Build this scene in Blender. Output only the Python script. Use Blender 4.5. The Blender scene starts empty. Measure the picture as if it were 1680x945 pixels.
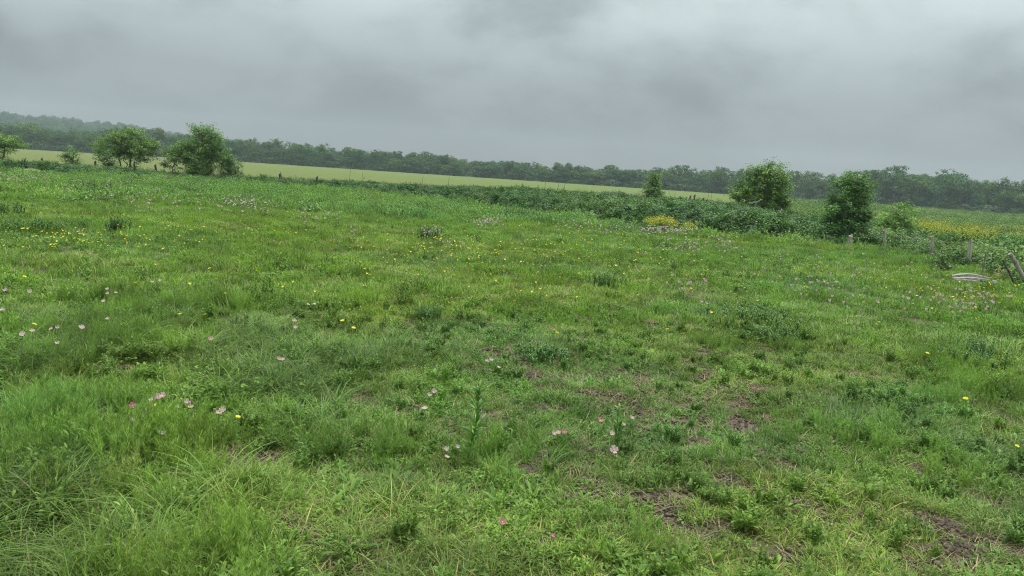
import bpy, math
import numpy as np
from mathutils import Matrix, Vector

S = bpy.context.scene
COL = S.collection
R = math.radians

# ------------------------------------------------------------------ camera
CAM_H = 1.65
PITCH, ROLL = 8.25, 3.8
F = 1290.0                                     # focal length in photo pixels (1680 wide)
cam_d = bpy.data.cameras.new('camera')
cam_d.sensor_width = 36.0
cam_d.lens = 36.0 * F / 1680.0
cam_d.clip_start = 0.05
cam_d.clip_end = 8000
cam = bpy.data.objects.new('camera', cam_d)
COL.objects.link(cam)
CAM_M = Matrix.Rotation(R(90 - PITCH), 3, 'X') @ Matrix.Rotation(R(ROLL), 3, 'Z')
cam.matrix_world = Matrix.Translation((0, 0, CAM_H)) @ CAM_M.to_4x4()
S.camera = cam

# ------------------------------------------------------------------ view, sampling
S.view_settings.view_transform = 'Standard'
S.view_settings.look = 'None'
S.view_settings.gamma = 1.0
S.view_settings.use_curve_mapping = False
S.view_settings.exposure = 0.60
S.render.engine = 'CYCLES'
S.cycles.use_denoising = True
S.cycles.denoiser = 'OPENIMAGEDENOISE'
S.cycles.denoising_input_passes = 'RGB_ALBEDO_NORMAL'
S.cycles.denoising_prefilter = 'NONE'
S.cycles.max_bounces = 5
S.cycles.diffuse_bounces = 3
S.cycles.transmission_bounces = 3
S.cycles.transparent_max_bounces = 6
S.cycles.volume_bounces = 0
S.cycles.pixel_filter_type = 'BLACKMAN_HARRIS'
S.cycles.filter_width = 1.1
HAZE_D = 0.00034

# ------------------------------------------------------------------ world: overcast sky
SUN_EL, SUN_AZ = 62.0, 35.0                    # veiled sun high, a little behind the camera to the right
w = bpy.data.worlds.new('World')
S.world = w
w.use_nodes = True
nt = w.node_tree
nt.nodes.clear()


def N(nt, t, **kw):
    n = nt.nodes.new(t)
    ins = kw.pop('ins', {})
    for k, v in kw.items():
        setattr(n, k, v)
    for k, v in ins.items():
        s = n.inputs[k]
        if isinstance(v, bpy.types.NodeSocket):
            nt.links.new(v, s)
        else:
            s.default_value = v
    return n


def M2(nt, op, a, b=0.0, clamp=False):
    n = nt.nodes.new('ShaderNodeMath')
    n.operation = op
    n.use_clamp = clamp
    for i, v in enumerate((a, b)):
        if isinstance(v, bpy.types.NodeSocket):
            nt.links.new(v, n.inputs[i])
        else:
            n.inputs[i].default_value = v
    return n.outputs[0]


def MIX(nt, f, a, b, blend='MIX'):
    n = nt.nodes.new('ShaderNodeMix')
    n.data_type = 'RGBA'
    n.blend_type = blend
    for s, v in ((n.inputs[0], f), (n.inputs[6], a), (n.inputs[7], b)):
        if isinstance(v, bpy.types.NodeSocket):
            nt.links.new(v, s)
        else:
            s.default_value = v if not isinstance(v, tuple) else (v + (1,) if len(v) == 3 else v)
    return n.outputs[2]


def RAMP(nt, f, stops, interp='LINEAR'):
    n = nt.nodes.new('ShaderNodeValToRGB')
    n.color_ramp.interpolation = interp
    e = n.color_ramp.elements
    while len(e) < len(stops):
        e.new(0.5)
    for i, (p, c) in enumerate(stops):
        e[i].position = p
        e[i].color = (c, c, c, 1) if not isinstance(c, tuple) else c + (1,)
    nt.links.new(f, n.inputs[0])
    return n.outputs[0]


sky = N(nt, 'ShaderNodeTexSky', sky_type='NISHITA', sun_disc=False)
sky.sun_elevation = R(SUN_EL)
sky.sun_rotation = R(SUN_AZ)
bg1 = N(nt, 'ShaderNodeBackground', ins={'Color': sky.outputs[0], 'Strength': 0.10})
tc = N(nt, 'ShaderNodeTexCoord')
sep = N(nt, 'ShaderNodeSeparateXYZ', ins={0: tc.outputs['Generated']})
el = M2(nt, 'MAXIMUM', sep.outputs[2], 0.0)
den = M2(nt, 'ADD', el, 0.45)
cx = M2(nt, 'DIVIDE', sep.outputs[0], den)
cy = M2(nt, 'DIVIDE', sep.outputs[1], den)
cp = N(nt, 'ShaderNodeCombineXYZ', ins={0: cx, 1: cy, 2: 0.0})
n1 = N(nt, 'ShaderNodeTexNoise', ins={'Vector': cp.outputs[0], 'Scale': 3.7, 'Detail': 7.0, 'Roughness': 0.52, 'Distortion': 0.1})
mp = N(nt, 'ShaderNodeMapping', ins={'Vector': cp.outputs[0], 'Location': (3.1, 7.7, 2.0)})
n2 = N(nt, 'ShaderNodeTexNoise', ins={'Vector': mp.outputs[0], 'Scale': 1.2, 'Detail': 3.0, 'Roughness': 0.5})
cl = M2(nt, 'ADD', M2(nt, 'MULTIPLY', n1.outputs[0], 0.55), M2(nt, 'MULTIPLY', n2.outputs[0], 0.45))
cl = RAMP(nt, cl, [(0.38, 0.0), (0.62, 1.0)], 'EASE')
# brightness rises from the hazy horizon to the zenith, as under any overcast sky
low = RAMP(nt, el, [(0.0, (0.125, 0.137, 0.147)), (0.10, (0.186, 0.208, 0.216)), (0.20, (0.325, 0.370, 0.370)), (0.36, (0.47, 0.53, 0.525)), (1.0, (2.2, 2.25, 2.0))])
amp = RAMP(nt, el, [(0.0, 0.06), (0.08, 0.34), (0.2, 0.56), (1.0, 0.6)])
k = M2(nt, 'ADD', 1.0, M2(nt, 'MULTIPLY', amp, M2(nt, 'SUBTRACT', cl, 0.5)))
vm = N(nt, 'ShaderNodeVectorMath', operation='SCALE', ins={0: low, 'Scale': k})
bg2 = N(nt, 'ShaderNodeBackground', ins={'Color': vm.outputs[0], 'Strength': 1.0})
mx = N(nt, 'ShaderNodeMixShader', ins={0: 0.94, 1: bg1.outputs[0], 2: bg2.outputs[0]})
out = N(nt, 'ShaderNodeOutputWorld', ins={0: mx.outputs[0]})

sun_d = bpy.data.lights.new('sun', 'SUN')
sun_d.energy = 1.5
sun_d.angle = R(14)
sun_d.color = (1.0, 0.97, 0.90)
sun = bpy.data.objects.new('sun', sun_d)
# Nishita: rotation 0 is +Y, growing clockwise seen from above
sdir = Vector((math.sin(R(SUN_AZ)) * math.cos(R(SUN_EL)), math.cos(R(SUN_AZ)) * math.cos(R(SUN_EL)), math.sin(R(SUN_EL))))
sun.rotation_euler = sdir.to_track_quat('Z', 'Y').to_euler()
COL.objects.link(sun)

# ------------------------------------------------------------------ numeric helpers
rng = np.random.default_rng(7)


def _hash(ix, iy, seed):
    h = (ix.astype(np.int64) * 374761393 + iy.astype(np.int64) * 668265263 + seed * 1442695041) & 0x7fffffff
    h = ((h ^ (h >> 13)) * 1274126177) & 0x7fffffff
    h = h ^ (h >> 16)
    return (h & 0xffff) / 65535.0


def vnoise(x, y, seed=0):
    x = np.asarray(x, float); y = np.asarray(y, float)
    ix = np.floor(x); iy = np.floor(y)
    fx = x - ix; fy = y - iy
    fx = fx * fx * (3 - 2 * fx); fy = fy * fy * (3 - 2 * fy)
    a = _hash(ix, iy, seed); b = _hash(ix + 1, iy, seed)
    c = _hash(ix, iy + 1, seed); d = _hash(ix + 1, iy + 1, seed)
    return (a * (1 - fx) + b * fx) * (1 - fy) + (c * (1 - fx) + d * fx) * fy


def fbm(x, y, seed=0, o=3):
    s = 0.0; a = 0.5; t = 0.0
    for i in range(o):
        s = s + a * vnoise(x * 2 ** i + 17.3 * i, y * 2 ** i - 9.1 * i, seed + i)
        t += a; a *= 0.5
    return s / t


def sstep(a, b, x):
    t = np.clip((x - a) / (b - a), 0, 1)
    return t * t * (3 - 2 * t)


def ground_z(x, y):
    x = np.asarray(x, float); y = np.asarray(y, float)
    d = np.hypot(x, y)
    z = 0.12 * (fbm(x / 1.5, y / 1.5, 3) - 0.5) + 0.065 * (vnoise(x / 0.42, y / 0.42, 5) - 0.5)
    z = z * (1 - sstep(40, 70, d)) + 0.15 * (fbm(x / 9.0, y / 9.0, 11) - 0.5) * sstep(8, 25, d) * (1 - sstep(60, 120, d))
    z = z * sstep(0.3, 2.5, d)
    a = x / np.maximum(y, 5.0)
    zf = -0.68 - 0.65 * sstep(-0.35, -0.65, a) - 0.35 * sstep(0.35, 0.65, a)
    z = z + zf * sstep(45, 260, y)
    z = z - 0.35 * sstep(12, 22, x) * (1 - sstep(120, 200, y)) * sstep(5, 20, y)
    # wooded ridge far off on the left
    ridge = np.interp(a, [-3, -0.9, -0.65, -0.55, -0.42, -0.30, -0.10, 0.3], [24, 24, 23, 19, 15, 12, 5, 0])
    z = z + ridge * sstep(560, 1000, y) * (y > 400)
    return z


def ray(px, py):
    v = CAM_M @ Vector(((px - 840) / F, (472.5 - py) / F, -1.0))
    return v


def G(px, py, lift=0.0):
    """where the sight line through a photo pixel meets the ground (lift metres above it)"""
    v = ray(px, py)
    t = (CAM_H - lift) / max(-v.z, 0.004)
    for _ in range(12):
        x, y = v.x * t, v.y * t
        t = (CAM_H - lift - float(ground_z(x, y))) / max(-v.z, 0.004)
    return v.x * t, v.y * t, float(ground_z(v.x * t, v.y * t))


def P(px, Y, py=300):
    """ground point at forward distance Y in the direction of photo column px"""
    v = ray(px, py)
    x = v.x / v.y * Y
    return x, Y, float(ground_z(x, Y))


# ------------------------------------------------------------------ mesh helper
class MB:
    def __init__(self):
        self.v = []; self.f = []; self.n = 0; self.a = []; self.mi = []; self.uv = []

    def add(self, verts, faces, var=0.5, mi=0):
        verts = np.asarray(verts, float).reshape(-1, 3)
        faces = np.asarray(faces, int)
        self.v.append(verts)
        self.f.append(faces + self.n)
        self.n += len(verts)
        va = np.broadcast_to(np.asarray(var, float), (len(verts),)) if np.ndim(var) <= 1 else var
        self.a.append(np.array(va))
        self.mi.append(np.full(len(faces), mi))

    def mesh(self, name, mats, smooth=True):
        me = bpy.data.meshes.new(name)
        V = np.concatenate(self.v)
        me.vertices.add(len(V))
        me.vertices.foreach_set('co', V.astype(np.float32).ravel())
        loops = np.concatenate([f.ravel() for f in self.f])
        tot = np.concatenate([np.full(len(f), f.shape[1]) for f in self.f])
        st = np.concatenate([[0], np.cumsum(tot)[:-1]])
        me.loops.add(len(loops))
        me.loops.foreach_set('vertex_index', loops.astype(np.int32))
        me.polygons.add(len(tot))
        me.polygons.foreach_set('loop_start', st.astype(np.int32))
        me.polygons.foreach_set('loop_total', tot.astype(np.int32))
        me.polygons.foreach_set('material_index', np.concatenate(self.mi).astype(np.int32))
        me.polygons.foreach_set('use_smooth', np.full(len(tot), smooth))
        at = me.attributes.new('var', 'FLOAT', 'POINT')
        at.data.foreach_set('value', np.concatenate(self.a).astype(np.float32))
        for m in (mats if isinstance(mats, (list, tuple)) else [mats]):
            me.materials.append(m)
        me.update(calc_edges=True)
        return me

    def obj(self, name, mats, parent=None, smooth=True, loc=None):
        o = bpy.data.objects.new(name, self.mesh(name, mats, smooth))
        COL.objects.link(o)
        if parent is not None:
            o.parent = parent
        if loc is not None:
            o.location = loc
        return o


def tag(o, label=None, cat=None, group=None, kind=None):
    if label: o['label'] = label
    if cat: o['category'] = cat
    if group: o['group'] = group
    if kind: o['kind'] = kind
    return o


def empty(name, loc, rz=0.0):
    o = bpy.data.objects.new(name, None)
    o.location = loc
    o.rotation_euler = (0, 0, rz)
    o.empty_display_size = 0.2
    COL.objects.link(o)
    return o


def blades(mb, base, yaw, L, W, lean, curve, nseg=3, var=None, prof='grass', mi=0, cup=0.0):
    """ribbons: base (n,3), heading yaw, length L, width W, lean and curve as fractions of the length"""
    n = len(base)
    yaw, L, W, lean, curve = [np.broadcast_to(np.asarray(q, float), (n,)) for q in (yaw, L, W, lean, curve)]
    t = np.linspace(0, 1, nseg + 1)[None, :]
    if prof == 'grass':
        wp = np.clip(1 - t ** 1.6, 0.04, 1)
    elif prof == 'oval':
        wp = np.clip(np.sin(np.pi * np.clip(t * 0.97 + 0.03, 0, 1)) ** 0.7, 0.10, 1)
    else:                                       # spoon: stalk then blade
        wp = np.interp(t, [0, 0.3, 0.45, 0.75, 0.93, 1.0], [0.10, 0.12, 0.6, 1.0, 0.7, 0.12])
    out_ = (lean[:, None] * t + curve[:, None] * t ** 2) * L[:, None]
    up = np.maximum(1 - 0.5 * (lean[:, None] ** 2) - 0.75 * curve[:, None] * t ** 1.4, -0.2) * t * L[:, None]
    dx, dy = np.cos(yaw), np.sin(yaw)
    C = np.stack([base[:, 0:1] + dx[:, None] * out_, base[:, 1:2] + dy[:, None] * out_, base[:, 2:3] + up], -1)
    side = np.stack([-dy, dx, np.zeros(n)], -1)[:, None, :]
    hw = 0.5 * W[:, None, None] * wp[..., None]
    A = C - side * hw; B = C + side * hw
    if cup:
        A[..., 2] += cup * hw[..., 0]; B[..., 2] += cup * hw[..., 0]
        V = np.stack([A, C, B], 2)
        m = 3
    else:
        V = np.stack([A, B], 2)
        m = 2
    V = V.reshape(n, (nseg + 1) * m, 3)
    fs = []
    for s in range(nseg):
        for q in range(m - 1):
            a = s * m + q
            fs.append([a, a + 1, a + m + 1, a + m])
    fs = np.array(fs)[None] + (np.arange(n) * (nseg + 1) * m)[:, None, None]
    if var is None:
        var = rng.random(n)
    mb.add(V.reshape(-1, 3), fs.reshape(-1, 4), np.repeat(var, (nseg + 1) * m), mi)


def leaves(mb, c, nrm, size, aspect=0.55, var=None, mi=0, r=None):
    """diamond leaves centred on c facing nrm"""
    r = r or rng
    n = len(c)
    nrm = nrm / (np.linalg.norm(nrm, axis=1, keepdims=True) + 1e-9)
    q = r.normal(size=(n, 3))
    u = np.cross(nrm, q); u /= (np.linalg.norm(u, axis=1, keepdims=True) + 1e-9)
    v = np.cross(nrm, u)
    size = np.broadcast_to(np.asarray(size, float), (n,))[:, None]
    fold = nrm * size * 0.10
    V = np.stack([c - u * size * 0.5, c + v * size * 0.5 * aspect + fold, c + u * size * 0.5, c - v * size * 0.5 * aspect + fold], 1)
    f = np.arange(n * 4).reshape(n, 4)
    if var is None:
        var = r.random(n)
    mb.add(V.reshape(-1, 3), f, np.repeat(var, 4), mi)


def tube(mb, pts, rad, sides=6, var=0.5, mi=0, cap=True):
    pts = np.asarray(pts, float)
    rad = np.broadcast_to(np.asarray(rad, float), (len(pts),))
    rings = []
    for i, p in enumerate(pts):
        d = pts[min(i + 1, len(pts) - 1)] - pts[max(i - 1, 0)]
        d = d / (np.linalg.norm(d) + 1e-9)
        ref = np.array([0, 0, 1.0]) if abs(d[2]) < 0.9 else np.array([1.0, 0, 0])
        u = np.cross(d, ref); u /= np.linalg.norm(u); v = np.cross(d, u)
        a = np.arange(sides) * 2 * np.pi / sides
        rings.append(p + rad[i] * (np.cos(a)[:, None] * u + np.sin(a)[:, None] * v))
    V = np.concatenate(rings)
    f = []
    for i in range(len(pts) - 1):
        for j in range(sides):
            f.append([i * sides + j, i * sides + (j + 1) % sides, (i + 1) * sides + (j + 1) % sides, (i + 1) * sides + j])
    mb.add(V, f, var, mi)
    if cap:
        for e, o_ in ((0, 0), (len(pts) - 1, (len(pts) - 1) * sides)):
            mb.add(V[o_:o_ + sides], [list(range(sides))], var, mi)


# ------------------------------------------------------------------ materials
def new_mat(name):
    m = bpy.data.materials.new(name)
    m.use_nodes = True
    m.node_tree.nodes.clear()
    return m, m.node_tree


def leaf_mat(name, lo, hi, tint='inst', rough=0.55, trans=0.28, spec=0.35, wob=0.25, tcol=(1.15, 1.25, 0.5)):
    """foliage: colour runs lo..hi over the per-leaf value; tint from the instancer, the object's colour, or none"""
    m, nt = new_mat(name)
    va = N(nt, 'ShaderNodeAttribute', attribute_name='var')
    col = MIX(nt, va.outputs['Fac'], lo, hi)
    if tint == 'inst':
        ta = N(nt, 'ShaderNodeAttribute', attribute_type='INSTANCER', attribute_name='tint')
        col = MIX(nt, 1.0, col, ta.outputs['Color'], 'MULTIPLY')
    elif tint == 'obj':
        oi = N(nt, 'ShaderNodeObjectInfo')
        col = MIX(nt, 1.0, col, oi.outputs['Color'], 'MULTIPLY')
    pr = N(nt, 'ShaderNodeBsdfPrincipled', ins={'Base Color': col, 'Roughness': rough, 'Specular IOR Level': spec})
    tcn = MIX(nt, 1.0, col, tcol, 'MULTIPLY')
    tr = N(nt, 'ShaderNodeBsdfTranslucent', ins={'Color': tcn})
    ms = N(nt, 'ShaderNodeMixShader', ins={0: trans, 1: pr.outputs[0], 2: tr.outputs[0]})
    N(nt, 'ShaderNodeOutputMaterial', ins={0: ms.outputs[0]})
    return m


def plain_mat(name, c1, c2, scale=8.0, rough=0.8, bump=0.0, stretch=(1, 1, 1), spec=0.3, detail=6.0, lo=0.35, hi=0.65):
    m, nt = new_mat(name)
    tc = N(nt, 'ShaderNodeTexCoord')
    mp = N(nt, 'ShaderNodeMapping', ins={'Vector': tc.outputs['Object'], 'Scale': stretch})
    no = N(nt, 'ShaderNodeTexNoise', ins={'Vector': mp.outputs[0], 'Scale': scale, 'Detail': detail, 'Roughness': 0.6})
    f = RAMP(nt, no.outputs[0], [(lo, 0.0), (hi, 1.0)])
    col = MIX(nt, f, c1, c2)
    pr = N(nt, 'ShaderNodeBsdfPrincipled', ins={'Base Color': col, 'Roughness': rough, 'Specular IOR Level': spec})
    if bump:
        b = N(nt, 'ShaderNodeBump', ins={'Height': no.outputs[0], 'Strength': bump, 'Distance': 0.02})
        nt.links.new(b.outputs[0], pr.inputs['Normal'])
    N(nt, 'ShaderNodeOutputMaterial', ins={0: pr.outputs[0]})
    return m


GR_LO, GR_HI = (0.043, 0.098, 0.020), (0.218, 0.345, 0.082)
m_grass = leaf_mat('grass_blade', GR_LO, GR_HI, rough=0.6, trans=0.30, spec=0.2)
m_weed = leaf_mat('weed_leaf', (0.045, 0.108, 0.022), (0.155, 0.275, 0.058), rough=0.6, trans=0.25, spec=0.2)
m_fern = leaf_mat('feathery_leaf', (0.08, 0.175, 0.028), (0.195, 0.33, 0.072), rough=0.6, trans=0.35, spec=0.25)
m_straw = leaf_mat('dry_straw', (0.15, 0.13, 0.065), (0.28, 0.25, 0.13), rough=0.7, trans=0.1, spec=0.2, tcol=(1, 1, 1))
m_bramble = leaf_mat('bramble_leaf', (0.024, 0.074, 0.022), (0.095, 0.205, 0.058), rough=0.6, trans=0.2, spec=0.25)
m_weedfar = leaf_mat('tall_weed_leaf', (0.05, 0.12, 0.035), (0.115, 0.21, 0.055), rough=0.65, trans=0.2, spec=0.2)
m_crown = leaf_mat('tree_leaf', (0.055, 0.125, 0.022), (0.20, 0.36, 0.060), tint='obj', rough=0.5, trans=0.28, spec=0.4)
m_far = leaf_mat('far_tree_leaf', (0.024, 0.075, 0.020), (0.095, 0.185, 0.045), tint='obj', rough=0.7, trans=0.15, spec=0.2)
m_farinst = leaf_mat('far_wood_leaf', (0.022, 0.068, 0.020), (0.070, 0.145, 0.042), tint='inst', rough=0.7, trans=0.15, spec=0.2)
m_stem = leaf_mat('green_stem', (0.08, 0.17, 0.04), (0.13, 0.24, 0.06), tint='none', rough=0.5, trans=0.0)
m_plant = leaf_mat('plant_leaf', (0.045, 0.125, 0.028), (0.12, 0.235, 0.045), tint='obj', rough=0.45, trans=0.22, spec=0.4)
m_pink = leaf_mat('pink_petal', (0.42, 0.24, 0.34), (0.60, 0.46, 0.53), tint='obj', rough=0.6, trans=0.35, spec=0.2, tcol=(1, 0.95, 1))
m_yellow = leaf_mat('yellow_petal', (0.72, 0.62, 0.04), (0.85, 0.80, 0.12), tint='none', rough=0.6, trans=0.3, spec=0.2, tcol=(1, 1, 0.6))
m_mustard = leaf_mat('mustard_petal', (0.26, 0.29, 0.03), (0.47, 0.48, 0.06), tint='none', rough=0.6, trans=0.3, spec=0.2, tcol=(1, 1, 0.6))
m_bark = plain_mat('bark', (0.07, 0.06, 0.05), (0.17, 0.15, 0.125), 14, 0.85, 0.6, (1, 1, 0.25))
m_palebark = plain_mat('pale_bark', (0.16, 0.15, 0.13), (0.32, 0.30, 0.27), 3, 0.85, 0.4, (1, 1, 0.2))
m_post = plain_mat('weathered_wood', (0.13, 0.12, 0.105), (0.36, 0.34, 0.31), 22, 0.85, 0.8, (1, 1, 0.07))
m_postdark = plain_mat('dark_old_wood', (0.035, 0.032, 0.028), (0.11, 0.10, 0.09), 22, 0.85, 0.8, (1, 1, 0.07))
m_plank = plain_mat('bleached_wood', (0.13, 0.13, 0.12), (0.33, 0.33, 0.30), 20, 0.85, 0.8, (0.07, 1, 1))
m_wire = plain_mat('rusty_wire', (0.09, 0.07, 0.06), (0.18, 0.16, 0.15), 30, 0.6, 0.0)
m_soil = plain_mat('crumbly_soil', (0.050, 0.038, 0.030), (0.155, 0.120, 0.094), 28, 0.95, 1.0)
m_sand = plain_mat('bare_pale_soil', (0.12, 0.10, 0.065), (0.22, 0.185, 0.125), 14, 0.95, 0.8)
m_stick = plain_mat('dead_stick', (0.07, 0.055, 0.045), (0.18, 0.15, 0.12), 30, 0.9, 0.4)


def ground_material():
    m, nt = new_mat('meadow_soil')
    geo = N(nt, 'ShaderNodeNewGeometry')
    pos = geo.outputs['Position']
    a = N(nt, 'ShaderNodeTexNoise', ins={'Vector': pos, 'Scale': 42.0, 'Detail': 8.0, 'Roughness': 0.7})
    b = N(nt, 'ShaderNodeTexNoise', ins={'Vector': pos, 'Scale': 3.0, 'Detail': 5.0, 'Roughness': 0.6})
    c = N(nt, 'ShaderNodeTexNoise', ins={'Vector': pos, 'Scale': 160.0, 'Detail': 4.0, 'Roughness': 0.7})
    soil = MIX(nt, RAMP(nt, a.outputs[0], [(0.38, 0.0), (0.62, 1.0)]), (0.050, 0.038, 0.030), (0.165, 0.125, 0.096))
    thatch = MIX(nt, RAMP(nt, c.outputs[0], [(0.40, 0.0), (0.62, 1.0)]), (0.06, 0.055, 0.03), (0.20, 0.165, 0.10))
    col = MIX(nt, RAMP(nt, b.outputs[0], [(0.40, 0.0), (0.60, 1.0)]), soil, thatch)
    moss = MIX(nt, RAMP(nt, a.outputs[0], [(0.42, 0.0), (0.6, 1.0)]), (0.035, 0.065, 0.018), (0.08, 0.125, 0.03))
    ln = N(nt, 'ShaderNodeVectorMath', operation='LENGTH', ins={0: pos})
    far = RAMP(nt, M2(nt, 'MULTIPLY', ln.outputs['Value'], 1 / 60.0), [(0.10, 0.25), (0.4, 0.8), (1.0, 1.0)])
    col = MIX(nt, far, col, moss)
    pr = N(nt, 'ShaderNodeBsdfPrincipled', ins={'Base Color': col, 'Roughness': 0.95, 'Specular IOR Level': 0.15})
    bp = N(nt, 'ShaderNodeBump', ins={'Height': a.outputs[0], 'Strength': 0.9, 'Distance': 0.03})
    nt.links.new(bp.outputs[0], pr.inputs['Normal'])
    N(nt, 'ShaderNodeOutputMaterial', ins={0: pr.outputs[0]})
    return m


def crop_material():
    m, nt = new_mat('young_crop')
    geo = N(nt, 'ShaderNodeNewGeometry')
    pos = geo.outputs['Position']
    mp = N(nt, 'ShaderNodeMapping', ins={'Vector': pos, 'Rotation': (0, 0, R(14)), 'Scale': (0.006, 0.040, 1)})
    a = N(nt, 'ShaderNodeTexNoise', ins={'Vector': mp.outputs[0], 'Scale': 1.0, 'Detail': 6.0, 'Roughness': 0.6})
    b = N(nt, 'ShaderNodeTexNoise', ins={'Vector': pos, 'Scale': 0.018, 'Detail': 4.0, 'Roughness': 0.55})
    c = N(nt, 'ShaderNodeTexNoise', ins={'Vector': pos, 'Scale': 2.2, 'Detail': 6.0, 'Roughness': 0.7})
    green = MIX(nt, RAMP(nt, c.outputs[0], [(0.35, 0.0), (0.65, 1.0)]), (0.072, 0.118, 0.028), (0.115, 0.164, 0.045))
    brown = (0.135, 0.122, 0.062)
    f = RAMP(nt, a.outputs[0], [(0.42, 0.0), (0.60, 0.9)])
    sp = N(nt, 'ShaderNodeSeparateXYZ', ins={0: pos})
    # thinner, browner stand towards the near left end of the field
    near = RAMP(nt, M2(nt, 'ADD', M2(nt, 'MULTIPLY', sp.outputs[0], 1 / 200.0), M2(nt, 'ADD', M2(nt, 'MULTIPLY', sp.outputs[1], 1 / 300.0), 0.2)),
                [(0.05, 1.0), (0.75, 0.30)])
    f2 = M2(nt, 'MULTIPLY', f, near)
    col = MIX(nt, f2, green, brown)
    f3 = M2(nt, 'MULTIPLY', RAMP(nt, b.outputs[0], [(0.45, 0.0), (0.6, 1.0)]), M2(nt, 'MULTIPLY', near, 0.5))
    col = MIX(nt, f3, col, brown)
    pr = N(nt, 'ShaderNodeBsdfPrincipled', ins={'Base Color': col, 'Roughness': 0.95, 'Specular IOR Level': 0.1})
    bp = N(nt, 'ShaderNodeBump', ins={'Height': c.outputs[0], 'Strength': 0.6, 'Distance': 0.3})
    nt.links.new(bp.outputs[0], pr.inputs['Normal'])
    N(nt, 'ShaderNodeOutputMaterial', ins={0: pr.outputs[0]})
    return m


m_ground = ground_material()
m_crop = crop_material()

# ------------------------------------------------------------------ ground sheet (polar grid round the viewer)
NR, NA = 300, 480
rad = np.concatenate([[0.0], np.geomspace(0.4, 1230.0, NR - 1)])
ang = np.linspace(0, 2 * np.pi, NA, endpoint=False)
RR, AA = np.meshgrid(rad, ang, indexing='ij')
GX, GY = RR * np.sin(AA), RR * np.cos(AA)
GZ = ground_z(GX, GY)
i0 = np.arange(NR - 1)[:, None]; j0 = np.arange(NA)[None, :]
q = np.stack([i0 * NA + j0, i0 * NA + (j0 + 1) % NA, (i0 + 1) * NA + (j0 + 1) % NA, (i0 + 1) * NA + j0], -1)
mb = MB()
mb.add(np.stack([GX, GY, GZ], -1).reshape(-1, 3), q[1:].reshape(-1, 4)[:, ::-1])
mb.add(np.stack([GX[1], GY[1], GZ[1]], -1), [list(range(NA))[::-1]])
ground = mb.obj('ground', m_ground)
tag(ground, 'uneven meadow ground of brown soil and moss under the grass', 'ground', kind='structure')

# fence line and meadow edge in plan
FENCE = np.array([(-62, 38), (-34, 43.5), (-22, 47), (-16, 50), (-2, 53), (5, 52.5), (10.0, 49.5), (11.3, 38), (11.8, 27), (11.4, 20), (10.6, 15.8), (10.0, 8), (9.6, 0), (9.4, -8)])
EDGE = np.array([(-62, 33), (-34, 39.5), (-27, 41.5), (-18, 46), (-10, 47), (-5, 42.5), (0.0, 35.5), (4.0, 28.6), (7.6, 26.2), (10.6, 25.4), (11.8, 24.4), (11.5, 21), (10.7, 18), (10.3, 15.8), (9.9, 8), (9.5, 0), (9.3, -8)])
BACK = np.array([(-62, 38), (-34, 43.5), (-22, 47), (-16, 50), (-2, 53), (5, 52.5), (10.0, 49.5), (12.2, 40), (15.5, 31), (18, 24), (20, 16), (21, 8), (21, 0), (21, -8)])


def side_of(poly, x, y):
    """signed distance to an open polyline, positive beyond it (outer side)"""
    x = np.asarray(x, float); y = np.asarray(y, float)
    best = np.full(x.shape, 1e9); sgn = np.ones(x.shape)
    for (x0, y0), (x1, y1) in zip(poly[:-1], poly[1:]):
        dx, dy = x1 - x0, y1 - y0
        t = np.clip(((x - x0) * dx + (y - y0) * dy) / (dx * dx + dy * dy), 0, 1)
        d = np.hypot(x - x0 - t * dx, y - y0 - t * dy)
        s = np.sign(dx * (y - y0) - dy * (x - x0))
        m = d < best - 1e-9
        best = np.where(m, d, best); sgn = np.where(m, s, sgn)
    return best * sgn


# treeline distance as a function of direction
def treeline_Y(a):
    return np.interp(a, [-1.2, -0.65, -0.3, 0.0, 0.3, 0.5, 0.7, 1.2], [300, 300, 305, 310, 300, 265, 225, 180])


cxm = (GX + np.roll(GX, -1, 1)) / 2
cym = (GY + np.roll(GY, -1, 1)) / 2
am = cxm / np.maximum(cym, 1)
inside = (side_of(FENCE, cxm, cym) > 1.0) & (cym > 20) & (cym < treeline_Y(am) + 3) & (np.abs(am) < 1.15)
weedy = (am > 0.36) & (cym < 130 - 0 * am)
weedy = (cxm > 10.8) & (cym < 62 + 2.2 * (cxm - 11)) & (cym < 210)
fm = (inside & ~weedy)[:-1]
mb = MB()
Vc = np.stack([GX, GY, GZ + 0.004 + 0.03 * sstep(60, 200, RR)], -1).reshape(-1, 3)
fsel = q[fm][:, ::-1]
u, inv = np.unique(fsel, return_inverse=True)
mb.add(Vc[u], inv.reshape(fsel.shape))
tag(mb.obj('crop_field', m_crop), 'wide pale yellow green crop field beyond the overgrown fence', 'field', kind='structure')


# ------------------------------------------------------------------ instancing (geometry nodes) for uncountable growth
LIB = []


def proto(mb_, mats, name):
    o = bpy.data.objects.new(name, mb_.mesh(name, mats))
    LIB.append(o)
    return o


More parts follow.
